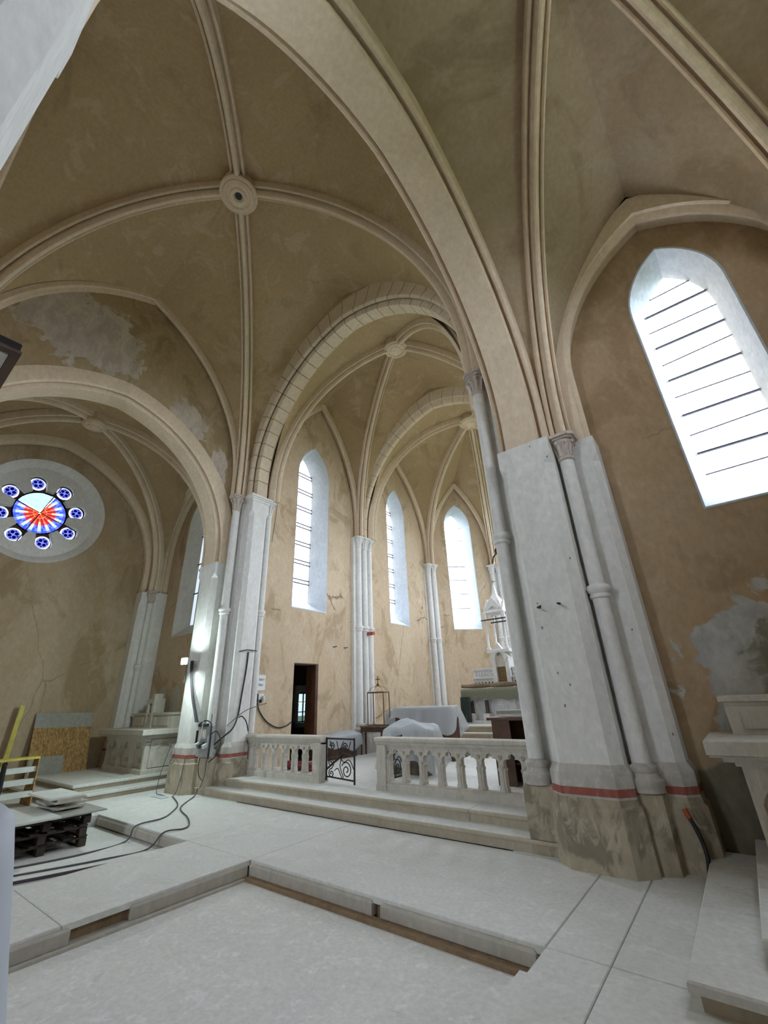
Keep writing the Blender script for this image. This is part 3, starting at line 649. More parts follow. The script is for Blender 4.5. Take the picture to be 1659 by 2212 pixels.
_cr = [(.30, .80), (.30, .30), (.325, .25), (.325, .18), (.29, .135), (.245, .14), (.225, .18), (.22, .24), (.195, .24), (.19, .03), (.175, 0)]
CHP = [(-u, v_) for u, v_ in _cr]+list(reversed(_cr))
def voussoir_arch(label, crv_args, foot, yc, prof, nseg, name='chancel_arch', gap=.011):
    c, half, zs, za = crv_args
    e = thing(name, label, 'arch', (c, yc, foot), 'structure')
    crv = arch_curve(c, half, zs, za, nseg*2, None); nh = len(crv)
    O = V((0, yc, 0))
    def P(i): return place_curve([crv[i]], O, EX, EY)
    # springer blocks below the curve
    for s in (0, 1):
        q = crv[0] if s == 0 else crv[-1]
        seg = [((q[0][0], foot), (-1 if s == 0 else 1, 0)), ((q[0][0], q[0][1]-gap), (-1 if s == 0 else 1, 0))]
        p, l, n = place_curve(seg, O, EX, EY); MB().sweep(p, l, n, prof).build('springer', 'voussoir', e, smooth=28)
    for i in range(0, nh-1, 2):
        seg = crv[i:i+3]
        if len(seg) < 3: continue
        p, l, n = place_curve(seg, O, EX, EY)
        d0 = (p[1]-p[0]).normalized(); d1 = (p[2]-p[1]).normalized()
        p = [p[0]+d0*gap, p[1], p[2]-d1*gap]
        MB().sweep(p, l, n, prof).build('voussoir', 'voussoir', e, smooth=28)
    p, l, n = place_curve(crv, O, EX, EY)
    MB().sweep(p, l, n, [(u*.97, v_+.012) for u, v_ in prof]).build('mortar_bed', 'earth', e)
    return e
voussoir_arch('chancel arch of pale voussoirs between the two front piers', (AX+.11, 3.51, 7.85, 11.70), ZI, 6.60, CHP, 14)
ch = [q[0] for q in arch_curve(AX+.11, 4.27, 7.85, 12.47, 24, ZI)]
for y_, nm, lb in ((6.315, 'west', 'ochre wall over the chancel arch facing the crossing'), (6.885, 'choir', 'ochre wall over the chancel arch facing the choir')):
    o = MB().plate([(XN-.5, ZI)]+ch+[(XS+.5, ZI), (XS+.5, ZT), (XN-.5, ZT)], [], lambda u, z: V((u, y_, z))).build('wall_chancel_arch_'+nm, 'vault', fix=False); tag(o, lb, 'wall', 'structure')
# flanks beside the chancel arch down to the floor
for tf in (None, mxp):
    o = MB().box(-2.45 if tf else -2.25, -2.05, 6.33, 6.87, 0, ZT-.06).build('wall_chancel_flank_'+('right' if tf is None else 'left'), 'wall', None, tf); tag(o, 'masonry flank of the chancel arch on the '+('right' if tf is None else 'left'), 'wall', 'structure')
# nave arch behind
p, l, n = place_curve(arch_curve(AX, 3.42, 7.85, 11.70, 24, ZI), (0, 2*YC-6.60, 0), EX, EY)
tag(MB().sweep(p, l, n, CHP).build('nave_arch', 'rib', smooth=28), 'pale arch between crossing and nave behind the photographer', 'arch', 'structure')
o = MB().plate([(XN-.5, ZI)]+ch+[(XS+.5, ZI), (XS+.5, ZT), (XN-.5, ZT)], [], lambda u, z: V((u, 2*YC-6.315, z))).build('wall_nave_arch', 'vault', fix=False); tag(o, 'ochre wall over the nave arch behind the photographer', 'wall', 'structure')
# arch between choir bay and apse
AP2 = [(-.20, .62), (-.20, .30), (-.20, .20), (-.17, .155), (-.13, .165), (-.11, .10), (-.085, .03), (-.05, .0), (.05, 0), (.085, .03), (.11, .10), (.13, .165), (.17, .155), (.20, .20), (.20, .62)]
voussoir_arch('second slimmer arch of pale voussoirs before the apse', (AX, 3.40, 7.7, 11.65), ZI, 11.35, AP2, 13, 'apse_arch', .009)
ch2 = [q[0] for q in arch_curve(AX, 3.98, 7.7, 12.25, 24, ZI)]
for y_, nm in ((11.16, 'west'), (11.54, 'east')):
    o = MB().plate([(XN-.1, ZI)]+ch2+[(XS+.1, ZI), (XS+.1, ZT), (XN-.1, ZT)], [], lambda u, z: V((u, y_, z))).build('wall_apse_arch_'+nm, 'vault', fix=False); tag(o, 'ochre wall over the apse arch on its %s face' % nm, 'wall', 'structure')
# formeret arches on the transept east walls
FRM = [(-.20, .02), (-.20, .42), (.20, .42), (.20, .10), (.16, .10), (.12, .03), (.06, .0), (.0, .03), (-.02, .07), (-.08, .05)]
FRM = [(-.2, .45), (-.2, .10), (-.16, .09), (-.12, .11), (-.09, .06), (-.05, .03), (.0, .035), (.03, .07), (.05, .09), (.2, .09), (.2, .45)]
def wall_arch(label, cx, lat_y, tf=None, half=1.53, zs=6.65, za=9.10):
    p, l, n = place_curve(arch_curve(cx, half, zs, za, 22, SPR), (0, lat_y, 0), EX, EY)
    o = MB().sweep(p, l, n, FRM).build('wall_arch', 'rib', None, tf, smooth=28); tag(o, label, 'arch', 'structure')
wall_arch('pale wall arch framing the large window on the right', .77, 6.50)
wall_arch('pale wall arch framing the grey window of the left transept', .77, 6.50, mxp)
wall_arch('pale wall arch over the wall behind the photographer', .77, 2*YC-6.50)
def end_arch(label, xw, sgn):
    p, l, n = place_curve(arch_curve(YC, 3.12, 5.95, 9.62, 24, SPR), (xw-sgn*.12, 0, 0), EY, EX)
    o = MB().sweep(p, l, n, [(-.14, .35), (-.14, .08), (-.10, .0), (.0, -.02), (.10, .0), (.14, .08), (.14, .35)]).build('wall_arch', 'rib', None, None, smooth=28); tag(o, label, 'arch', 'structure')
end_arch('pale wall arch over the rose window', X_RW, -1)
end_arch('pale wall arch over the right transept end wall', X_SW, 1)

# ---------------------------------------------------------------- vaults
vault_bay('ceiling_crossing', 'ochre four-part rib vault over the crossing with a ring boss', (AX, YC, 13.15),
    [V((-10.04, 6.10, ZI)), V((-2.36, 6.10, ZI)), V((-2.36, 2*YC-6.10, ZI)), V((-10.04, 2*YC-6.10, ZI))],
    [V((AX, 6.33, 12.75)), V((-2.08, YC, 12.6)), V((AX, 2*YC-6.33, 12.75)), V((-10.32, YC, 12.6))], 'vault', 'rib', 1.0, boss_r=.44, wallform=(1, 3), hollow=True, stilt=.5)
vault_bay('ceiling_choir', 'ochre four-part rib vault over the choir bay', (AX, 9.1, 13.05),
    [V((-9.62, 7.06, ZI)), V((-9.62, 11.06, ZI)), V((2*AX+9.62, 11.06, ZI)), V((2*AX+9.62, 7.06, ZI))],
    [V((XN+.05, 9.05, 12.25)), V((AX, 11.18, 12.45)), V((XS-.05, 9.05, 12.25)), V((AX, 6.88, 12.65))], 'vault', 'rib', .92, boss_r=.40, wallform=(0, 2), stilt=.4)
apc = [V((-9.58, 11.62, ZI)), V((-9.62, 15.92, ZI)), V((-7.52, 18.05, ZI))]
apc = apc+[mxp(p) for p in reversed(apc)]
nem = P0.lerp(P1, .5)
vault_bay('ceiling_apse', 'ochre apse vault with ribs radiating from a round boss', (AX, 14.6, 12.98), apc,
    [V((XN+.05, 13.75, 11.75)), V((nem.x+.05, nem.y-.05, 11.55)), V((AX, 18.3, 11.55)), V((2*AX-nem.x-.05, nem.y-.05, 11.55)), V((XS-.05, 13.75, 11.75)), V((AX, 11.52, 12.5))], 'vault', 'rib', .92, boss_r=.50, wallform=(0, 1, 2, 3, 4), stilt=.3)
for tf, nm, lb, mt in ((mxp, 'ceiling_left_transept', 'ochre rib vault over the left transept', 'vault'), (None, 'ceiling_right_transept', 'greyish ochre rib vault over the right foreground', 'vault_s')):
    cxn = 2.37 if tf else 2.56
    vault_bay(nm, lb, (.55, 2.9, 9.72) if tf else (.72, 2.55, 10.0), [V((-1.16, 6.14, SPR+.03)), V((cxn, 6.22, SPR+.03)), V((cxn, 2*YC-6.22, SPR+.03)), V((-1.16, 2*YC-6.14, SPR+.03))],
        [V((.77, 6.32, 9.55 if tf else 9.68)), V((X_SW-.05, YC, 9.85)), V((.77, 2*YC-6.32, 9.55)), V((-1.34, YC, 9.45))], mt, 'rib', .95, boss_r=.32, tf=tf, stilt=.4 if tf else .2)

# ---------------------------------------------------------------- clustered choir columns
def cluster(label, base, along, inward, n, tf=None, ring=4.0):
    e = thing('clustered_column', label, 'column', tf(V((*base, .29))) if tf else (*base, .29), 'structure', 'clustered choir columns')
    b = V((*base, 0)); al = V((*along, 0)).normalized(); iw = V((*inward, 0)).normalized()
    hw_ = .17*n
    pl = [b-al*hw_-iw*.1, b+al*hw_-iw*.1, b+al*hw_+iw*.10, b-al*hw_+iw*.10]
    MB().prism([(p.x, p.y) for p in pl], .2, ZI-.02).build('pilaster', 'white', e, tf)
    MB().prism([(p.x, p.y) for p in [b-al*(hw_+.06)-iw*.1, b+al*(hw_+.06)-iw*.1, b+al*(hw_+.06)+iw*.36, b-al*(hw_+.06)+iw*.36]], .2, .86, .03).build('plinth', 'base', e, tf)
    for k in range(n):
        c = b+al*((k-(n-1)/2)*.29)+iw*(.16 if n == 1 or k % 2 == (1 if n == 3 else 0) else .14)
        colonnette(e, c.x, c.y, .105, .86, ZI-.40, ZI, ring, tf, shaft_mat='white', cap_mat='white')
        if k < n-1:
            d = c+al*.145-iw*.05; MB().lathe([(.04, .9), (.04, ZI-.35)], d.x, d.y, 8).build('fillet_shaft', 'white', e, tf, smooth=40)
IN2 = (math.cos(math.radians(-22)), math.sin(math.radians(-22)))
for tf, sd in ((None, 'left'), (mxp, 'right')):
    cluster('white clustered column with red brick stub between choir and apse' if sd == 'left' else 'white clustered column between choir and apse on the right, hidden', (XN+.02, 11.33), (0, 1), (1, 0), 3, tf)
    cluster('white pair of shafts at the first apse angle left of the altar' if sd == 'left' else 'white pair of shafts at the apse angle on the right, hidden', (XN+.05, 16.0), (.38, .92), IN2, 2, tf)
    cluster('white pair of shafts behind the altar spire' if sd == 'left' else 'white pair of shafts behind the altar on the right, hidden', (-7.62, 18.3), (.92, .38), (.38, -.92), 2, tf)
# short shafts behind the chancel arch that carry the choir ribs
for tf, sd in ((None, 'left'), (mxp, 'right')):
    e = thing('wall_shaft', 'white wall shaft behind the chancel arch on the '+sd, 'column', tf(V((-9.78, 7.05, .29))) if tf else (-9.78, 7.05, .29), 'structure', 'chancel wall shafts')
    colonnette(e, -9.74, 7.0, .085, .86, ZI-.4, ZI, 4.0, tf, cap_mat='white')
    MB().prism([(-9.9, 6.89), (-9.58, 6.89), (-9.58, 7.16), (-9.9, 7.16)], .2, .86, .02).build('plinth', 'base', e, tf)

# ---------------------------------------------------------------- floor
PZ = -.17
fl_o = MB().box(X_RW-.1, X_SW+.1, -10.6, 19, PZ-.2, PZ).build('floor', 'screed'); tag(fl_o, 'dusty pale stone floor with two sunken panels', 'floor', 'structure')
def slab(x0, x1, y0, y1, z1=0.0, z0=PZ, mat='floor', nm='floor_slab', ch=.006, parent=fl_o):
    return MB().box(x0+.004, x1-.004, y0+.004, y1-.004, z0, z1, ch).build(nm, mat, parent)
YB, YS = 4.04, 5.97               # sunken-panel edge and foot of the chancel steps
XA0, XA1, XR = -6.9, -5.4, -1.73  # raised aisle, right border
XL = -10.05
def edge_slab(x0, x1, y0, y1, sides):
    """thin paving slab that oversails the raw brown edge of the sunken panel"""
    slab(x0, x1, y0, y1, 0, -.055)
    ins = {'s': .0, 'e': .0, 'w': .0}
    a, b, c, d = x0+(.05 if 'w' in sides else 0), x1-(.05 if 'e' in sides else 0), y0+(.05 if 's' in sides else 0), y1
    MB().box(a, b, c, d, PZ, -.056).build('raw_edge', 'earth', fl_o)
edge_slab(-11.62, XA0, YB, YS, 's'); edge_slab(XA0, XA1, YB, YS, ''); edge_slab(XA1, XR, YB, YS, 's')
slab(XA0, XA1, 2.05, YB, 0, -.055); slab(XA0, XA1, -1.2, 2.05, 0, -.055); slab(XA0, XA1, -10.5, -1.2)
MB().box(XA0+.05, XA1-.05, -1.2, YB, PZ, -.056).build('raw_edge', 'earth', fl_o)
slab(XR, -1.27, YB, 6.2); slab(XR, -1.27, 2.2, YB); slab(XR, -1.27, -1.2, 2.2)
slab(-1.27, .6, YB, 6.7); slab(.6, X_SW, YB, 6.7); slab(-1.27, .6, 1.6, YB); slab(.6, X_SW, 1.6, YB); slab(-1.27, .6, -1.2, 1.6); slab(.6, X_SW, -1.2, 1.6)
slab(X_RW, XL, -1.2, YB); slab(X_RW, -11.62, YB, 6.7); slab(-11.62, -8.6, YS, 6.35)
slab(XL, XA0, -10.5, -.4); slab(XA1, XR-.3, -10.5, -.9); slab(-2.8, XR, 5.97, 6.3)
# kerb stones along the sunken panels
def kerb(x0, x1, y0, y1, z0=-.145, z1=-.03): MB().box(x0, x1, y0, y1, z0, z1, .02).build('kerb_stone', 'kerb', fl_o)
kerb(XA1+.02, -3.42, YB-.03, YB+.10); kerb(-3.31, -1.80, YB-.03, YB+.10, -.135)
kerb(XA1-.10, XA1+.025, 2.64, YB-.05); kerb(XA1-.10, XA1+.03, .6, 2.12)
kerb(XL+.05, XA0-.06, YB-.03, YB+.10)
MB().box(XA1-.05, XA1+.09, -.6, YB-.1, PZ, PZ+.022).build('ledge_strip', 'kerb', fl_o)
MB().box(XA1+.05, XR-.05, YB-.12, YB-.02, PZ, PZ+.03).build('ledge_strip', 'earth', fl_o)
MB().box(XR-.10, XR-.005, -1, YB-.28, PZ, -.045, .01).build('kerb_stone', 'floor', fl_o)
# chancel steps and choir floor
st = thing('chancel_steps', 'two long stone steps up to the altar rail', 'steps', (AX, YS, 0), 'structure')
Z1, Z2, Y2, YR = .145, .29, 6.31, 6.80
def nosed(x0, x1, y0, y1, z0, z1, parent, nm='step', cuts=()):
    xs = [x0]+list(cuts)+[x1]
    for a, b in zip(xs[:-1], xs[1:]):
        m_ = MB(); n_ = .028
        prof = [(y0+n_, z0), (y0+n_, z1-.05), (y0, z1-.04), (y0-.004, z1-.02), (y0+.004, z1-.004), (y0+.014, z1), (y1, z1), (y1, z0)]
        m_.loft([[(a+.003, y, z) for y, z in prof], [(b-.003, y, z) for y, z in prof]]); o = m_.build(nm, 'riser', parent)
        MB().box(a+.004, b-.004, y0+.02, y1, z1-.002, z1+.004).build('tread_dust', 'floor', o)
nosed(-10.2, -2.05, YS, 6.6, 0, Z1, st, cuts=(-7.4, -4.9)); nosed(-9.95, -2.3, Y2, 7.3, Z1, Z2, st, cuts=(-6.6, -3.55))
cf = MB().plate([(XN-.1, 7.25), (XS+.1, 7.25), (XS+.1, 16.1), (2*AX-P1.x, 18.4), (P1.x, 18.4), (XN-.1, 16.1)], [], lambda u, z: V((u, z, Z2+.003))).build('floor_choir', 'floor', fix=False); tag(cf, 'white dusty floor of the choir behind the rail', 'floor', 'structure')
cs = thing('altar_steps', 'pale stone steps rising to the high altar', 'steps', (AX, 12, Z2), 'structure')
for k, (yf, hx) in enumerate(((11.75, 2.1), (12.1, 1.85), (12.45, 1.58), (12.8, 1.33))):
    nosed(AX-hx, AX+hx, yf, 15.6, Z2+.163*k, Z2+.163*(k+1), cs)

# ================================================================== THINGS
# ---------------------------------------------------------------- altar rails
def baluster_poly(pitch, post, zb, zs, zt):
    """one baluster with its half trefoil heads left and right, outline in (x,z) round x=0"""
    a = pitch/2; op = a-post/2           # op: half opening
    R = []
    R.append((post/2+.012, zb)); R.append((post/2+.012, zb+.04)); R.append((post/2, zb+.06)); R.append((post/2, zs-.06)); R.append((post/2+.010, zs-.045)); R.append((post/2+.010, zs-.02)); R.append((post/2-.004, zs-.01))
    for k in range(6):                  # lower lobe, cutting into the spandrel
        t = math.pi*(1.0-.62*k/5); R.append((a-op*.56+op*.50*math.cos(t), zs+.055+.055*math.sin(t)))
    for k in range(5):                  # top lobe
        t = math.pi*(.95-.45*k/4); R.append((a+op*.42*math.cos(t), zs+.125+.055*math.sin(t)))
    R[-1] = (a-.002, R[-1][1])
    R.append((a-.002, zt))
    return R+[(-x, z) for x, z in reversed(R)]
def rail(label, x0, x1, y, n, post_at):
    zf = Z2+.004; e = thing('altar_rail', label, 'railing', ((x0+x1)/2, y, zf), None, 'altar rails')
    MB().box(x0, x1, y-.11, y+.11, zf, .405, .015).build('plinth', 'rail', e); MB().box(x0+.01, x1-.01, y-.075, y+.075, .405, .43, .012).build('lower_moulding', 'rail', e)
    prof = [(-.09, 1.00), (-.105, 1.03), (-.11, 1.045), (-.145, 1.06), (-.155, 1.085), (-.15, 1.11), (-.13, 1.122), (.13, 1.122), (.15, 1.11), (.155, 1.085), (.145, 1.06), (.11, 1.045), (.105, 1.03), (.09, 1.0)]
    MB().loft([[(x0-.03, y+u, z) for u, z in prof], [(x1+.03, y+u, z) for u, z in prof]]).build('top_rail', 'rail', e, smooth=30)
    MB().box(x0, x1, y-.07, y+.07, .968, 1.002).build('frieze', 'rail', e)
    for px, pw in post_at:
        p_ = MB().box(px-pw/2, px+pw/2, y-.12, y+.12, zf, 1.0, .005)
        p_.box(px-pw/2-.015, px+pw/2+.015, y-.135, y+.135, zf, .40, .015).build('end_post', 'rail', e)
    a = x0+(post_at[0][1] if post_at[0][0] < (x0+x1)/2 else 0); b = x1-(post_at[-1][1] if post_at[-1][0] > (x0+x1)/2 else 0)
    pitch = (b-a)/n; pl = baluster_poly(pitch, .10, .43, .755, .97)
    d = .05; base = None
    for k in range(n+1):
        cx = a+pitch*k
        if base is None:
            mb = MB(); loops = [[V((u, z, 0)) for u, z in pl]]; tris = tessellate_polygon(loops); m_ = len(pl)
            fr = [(u, -d, z) for u, z in pl]; bk = [(u, d, z) for u, z in pl]
            mb.add(fr+bk, [tuple(t) for t in tris]+[tuple(i+m_ for i in reversed(t)) for t in tris]+[(j, (j+1) % m_, m_+(j+1) % m_, m_+j) for j in range(m_)])
            # rounded front shaft of the baluster and a dark heart for the shaded recess in the spandrel
            mb.lathe([(.042, .43), (.045, .46), (.030, .50), (.030, .72), (.042, .74), (.046, .765), (.03, .78)], 0, -d+.008, 8)
            base = mb.build('baluster', 'rail', e, smooth=30); o = base
        else:
            o = bpy.data.objects.new('baluster', base.data); COL.objects.link(o); par(o, e)
        o.location = (cx, y, 0)
        hb = [(-.035, .885), (-.03, .91), (-.012, .912), (0, .897), (.012, .912), (.03, .91), (.035, .885), (.015, .855), (0, .84), (-.015, .855)]
        MB().loft([[(cx+u, y-d-.001, z) for u, z in hb], [(cx+u*.7, y-d-.014, .883+(z-.883)*.7) for u, z in hb]]).build('heart_recess_shade', 'plinth', o)  # darker stone colour stands in for the shade of a heart-shaped recess
        o2 = COL.objects  # sub-part keeps world placement although its parent is moved
        ch_ = [c for c in o.children][0]; ch_.matrix_parent_inverse = Matrix.Translation((-cx, -y, 0))
    return e
RY = 6.93
rail('left stone altar rail with trefoil balusters, beside the iron gate', -10.05, -7.12, RY, 8, [(-7.22, .2)])
rail('right stone altar rail with trefoil balusters, ending at the big pier', -5.62, -2.50, RY, 8, [(-5.52, .2)])
# ---------------------------------------------------------------- iron gate leaves
def spiral(c, r0, turns, a0, sg, n=26):
    return [(c[0]+r0*(1-.86*k/n)*math.cos(a0+sg*turns*2*math.pi*k/n), c[1]+r0*(1-.86*k/n)*math.sin(a0+sg*turns*2*math.pi*k/n)) for k in range(n+1)]
def gate(label, hinge, ang):
    e = thing('iron_gate', label, 'gate', hinge, None, 'iron gate leaves'); h = V(hinge); d = V((math.cos(ang), math.sin(ang), 0))
    W, H0, H1 = .80, .06, .76
    P = lambda u, z: h+d*u+V((0, 0, z))
    def bar(nm, pts, r=.011, sm=0): MB().tube([P(*p) for p in pts], r, 6, sm).build(nm, 'iron', e)
    bar('stile', [(0, 0.02), (0, H1+.02)], .019); bar('stile', [(W, -.0), (W, H1+.02)], .019)
    bar('frame_rail', [(0, H1), (W, H1)], .017); bar('frame_rail', [(0, .09), (W, .06)], .015); bar('diagonal_brace', [(.02, .22), (.50, .50)], .020)
    bar('middle_rail', [(.02, .42), (.25, .47), (.55, .50), (W, .46)], .009, 4)
    bar('scroll', spiral((.13, .33), .09, 1.6, -1.2, 1)); bar('scroll', spiral((.15, .15), .085, 1.5, 1.4, 1)); bar('scroll', spiral((.58, .22), .15, 1.7, 2.6, -1)+[]); bar('scroll', [(.40, .44), (.50, .36), (.66, .40), (.78, .25)], .009, 6)
    bar('scroll', [(.24, .20), (.34, .24), (.45, .10), (.58, .07)], .009, 6); bar('scroll', [(.45, .45), (.40, .28), (.50, .10)], .009, 6)
    for s in (0, 1):
        x = .22+.36*s; bar('scroll', spiral((x-.05, .62), .075, 1.5, 0 if s else math.pi, 1 if s else -1)); bar('scroll', [(.40, .46), (.38+.1*s-.05, .62), (.30+.2*s, .72)], .009, 6)
        bar('scroll', [(.03+.74*s, .46), (.16+.48*s, .52), (.10+.60*s, .72)], .009, 6)
    MB().box(0, 0, 0, 0, 0, 0)
gate('black wrought iron gate leaf with scrolls closing half the rail opening', (-7.07, RY+.04, Z2+.02), -.05)
gate('black wrought iron gate leaf folded back behind the right rail', (-5.68, RY+.16, Z2+.02), 1.75)

# ---------------------------------------------------------------- side altars
def side_altar(label, tf, niche):
    e = thing('side_altar', label, 'altar', tf(V((.9, 6.1, .29))) if tf else (.9, 6.1, .29), None, 'side altars')
    x0, x1, y0, y1 = -.25, 2.05, 5.64, 6.62
    MB().box(x0, x1, y0, y1, .29, .40, .02).build('base', 'altar', e, tf)
    body = MB(); body.box(x0+.06, x1-.06, y0+.12, y1, .40, 1.06).build('body', 'altar', e, tf)
    # three blind arches on the front
    nb = 3; pw = (x1-x0-.10)/nb
    for k in range(nb+1):
        px = x0+.05+pw*k; ox = max(x0+.055, min(x1-.055, px))
        pts = [(-.06, .40), (.06, .40), (.05, .47), (.035, .50), (.035, .76), (.05, .80), (.09, .86), (.14, .93), (.16, 1.0), (-.16, 1.0), (-.14, .93), (-.09, .86), (-.05, .80), (-.035, .76), (-.035, .50), (-.05, .47)]
        pts = [(max(x0+.02, min(x1-.02, ox+u)), z) for u, z in pts]
        MB().loft([[(u, y0+.015, z) for u, z in pts], [(u, y0+.13, z) for u, z in pts]]).build('blind_arcade_post', 'altar', e, tf)
        if k < nb:
            cx = px+pw/2
            for s in (-1, 1):
                q = [(cx+s*(pw/2-.14), .99), (cx+s*.05, .99), (cx+s*.06, .95), (cx+s*.12, .93), (cx+s*.14, .87), (cx+s*.10, .83), (cx+s*.17, .82), (cx+s*(pw/2-.12), .90)]
                MB().loft([[(u, y0+.04, z) for u, z in q], [(u, y0+.13, z) for u, z in q]]).build('cusp', 'altar', e, tf)
            MB().box(cx-.09, cx+.09, y0+.10, y0+.125, .52, .62).build('carved_tablet', 'kerb', e, tf)
    MB().box(x0+.02, x1-.02, y0+.01, y0+.14, .985, 1.06).build('front_frieze', 'altar', e, tf)
    # side panels with a sunk quatrefoil
    for s, xs in ((-1, x0), (1, x1)):
        q = [(6.17+(.15+.05*abs(math.cos(2*a)))*math.cos(a), .78+(.15+.05*abs(math.cos(2*a)))*math.sin(a)) for a in [2*math.pi*k/24 for k in range(24)]]
        MB().plate(rect(y0+.16, y1-.04, .42, 1.04), [q], lambda u, z: V((xs+(.03 if s < 0 else -.03), u, z)), back=(.028*(-s), 0, 0)).build('side_panel', 'altar', e, tf)
    for za, zb, k in ((1.06, 1.10, .02), (1.10, 1.145, .10), (1.145, 1.165, .19), (1.165, 1.285, .21)):
        MB().box(x0-k, x1+k, y0-k*.95, y1+.03, za, zb, .008).build('altar_slab' if zb > 1.2 else 'slab_moulding', 'altar', e, tf)
    g = MB().box(x0+.02, x1-.02, 6.22, 6.66, 1.286, 1.60).build('gradine', 'altar', e, tf)
    MB().box(x0-.02, x1+.02, 6.19, 6.67, 1.60, 1.66, .008).build('gradine_cornice', 'altar', g, tf)
    for k in range(3): MB().box(x0+.14+k*.74, x0+.66+k*.74, 6.20, 6.23, 1.34, 1.55).build('gradine_panel', 'altar', g, tf)
    if niche:
        t = MB(); cx = 1.02
        t.box(cx-.20, cx+.20, 6.18, 6.5, 1.286, 1.42); t.box(cx-.2, cx-.1, 6.18, 6.5, 1.42, 1.9); t.box(cx+.1, cx+.2, 6.18, 6.5, 1.42, 1.9); t.box(cx-.2, cx+.2, 6.18, 6.5, 1.9, 2.02); t.box(cx-.16, cx-.04, 6.2, 6.45, 2.02, 2.15)
        t.build('tabernacle', 'altar', e, tf); MB().box(cx-.1, cx+.1, 6.36, 6.4, 1.42, 1.9).build('niche_back', 'oldwood', e, tf)
        ap = [(6.69, z) for z in ()]
        for sx in (.62, 1.45):
            pl = [(sx+.26*math.cos(a), 1.95+.42*math.sin(a)) for a in [math.pi*k/12 for k in range(13)]]+[(sx-.26, 1.66), (sx+.26, 1.66)]
            MB().loft([[(u, 6.675, z) for u, z in pl], [(u, 6.695, z) for u, z in pl]]).build('bare_wall_patch', 'kerb', e, tf)
def platform(label, tf):
    e = thing('altar_platform', label, 'platform', tf(V((.9, 4.2, 0))) if tf else (.9, 4.2, 0), 'structure', 'altar platforms')
    for (xa, ya, z0, z1, cuts) in ((-.77, 3.80, 0, .145, (5.0,)), (-.36, 4.2, .145, .29, (5.15,))):
        ys = [ya]+list(cuts)+[6.6]
        for a, b in zip(ys[:-1], ys[1:]):
            MB().box(xa+.05, 2.70, a+(.05 if a == ya else 0), b, z0, z1-.055).build('riser', 'riser', e, tf)
            MB().box(xa, 2.72, a+.002, b-.002, z1-.055, z1, .012).build('tread_slab', 'floor', e, tf)
side_altar('carved stone side altar on the left with a small niche tabernacle', mxp, True)
side_altar('pale stone side altar cut by the right edge of the picture', None, False)
platform('two-step stone platform of the left side altar', mxp)
platform('two-step stone platform of the right side altar', None)

# ---------------------------------------------------------------- high altar
e = thing('high_altar', 'white marble high altar with dark colonnettes and a tall spired tabernacle', 'altar', (AX, 14.2, .945))
za = .946; xl, xr, yf = -7.62, 2*AX+7.62, 13.9
MB().box(xl+.02, xr-.02, yf+.05, 15.2, za, za+.09, .01).build('base', 'marble', e)
MB().box(xl+.12, xr-.12, yf+.32, 15.1, za+.09, 1.86).build('altar_body', 'marble', e)
for k, px in enumerate((-7.36, -6.82, -5.58, -5.04)):
    MB().prism([(px-.11, yf+.04), (px+.11, yf+.04), (px+.11, yf+.28), (px-.11, yf+.28)], za+.09, za+.30, .03).build('column_pedestal', 'marble', e)
    c = MB().lathe([(.075, za+.28), (.085, za+.30), (.065, za+.34), (.062, za+.72), (.075, za+.74)], px, yf+.16, 12).build('colonnette', 'darkcol', e, smooth=40)
    capital(MB(), px, yf+.16, za+.72, za+.90, .065, .12, leaves=6).build('capital', 'marble', c, smooth=30)
for s in (-1, 1):
    for k in range(5):
        ox = AX+s*(.10+.09*k); MB().lathe([(.005, za+.52), (.03, za+.53), (.03, za+.55), (.005, za+.56)], ox, yf+.31, 6).build('carved_rosette', 'marble', e)
MB().box(AX-.34, AX+.34, yf+.29, yf+.32, za+.36, za+.72).build('carved_panel', 'marble', e)
MB().box(xl, xr, yf, 15.2, 1.86, 1.99, .015).build('altar_table', 'marble', e)
for s in (-1, 1):
    a, b = sorted((AX+s*.32, AX+s*1.10))
    gd = MB().box(a, b, 14.25, 14.6, 2.06, 2.30).build('gradine', 'marble', e)
    MB().box(a-.03, b+.03, 14.2, 14.62, 2.30, 2.34, .006).build('gradine_ledge', 'marble', gd)
    MB().box(a, b, 14.32, 14.6, 2.34, 2.58).build('upper_gradine', 'marble', e); MB().box(a-.03, b+.03, 14.28, 14.62, 2.58, 2.63, .006).build('gradine_ledge', 'marble', gd)
    for k in range(6):
        cx = a+.08+k*(b-a-.16)/5; MB().add([(cx-.035, 14.244, 2.13), (cx+.035, 14.244, 2.13), (cx+.035, 14.244, 2.16), (cx, 14.244, 2.21), (cx-.035, 14.244, 2.16)], [(0, 1, 2, 3, 4)]).build('trefoil_shade', 'iron', gd)  # flat dark shape stands in for the shaded piercing
    for k in range(7):
        cx = a+.07+k*(b-a-.14)/6; MB().lathe([(.01, 2.40), (.04, 2.43), (.045, 2.47), (.02, 2.52)], cx, 14.32, 7).build('carved_leaf', 'marble', gd)
MB().box(AX-.36, AX+.36, 14.14, 14.7, 1.99, 2.07).build('tabernacle_foot', 'marble', e)
tb = MB(); tb.box(AX-.30, AX-.17, 14.15, 14.65, 2.07, 2.95); tb.box(AX+.17, AX+.30, 14.15, 14.65, 2.07, 2.95); tb.box(AX-.2, AX+.2, 14.3, 14.65, 2.07, 3.1)
tbo = tb.build('tabernacle', 'marble', e)
MB().box(AX-.155, AX+.155, 14.27, 14.30, 2.10, 2.62).build('tabernacle_door', 'gilt', tbo)
gp = [(-.34, 2.92), (0, 3.42), (.34, 2.92), (.26, 2.92)]+[(.17*math.cos(a), 2.80+.30*math.sin(a)) for a in [math.pi*k/10 for k in range(11)]]+[(-.26, 2.92)]
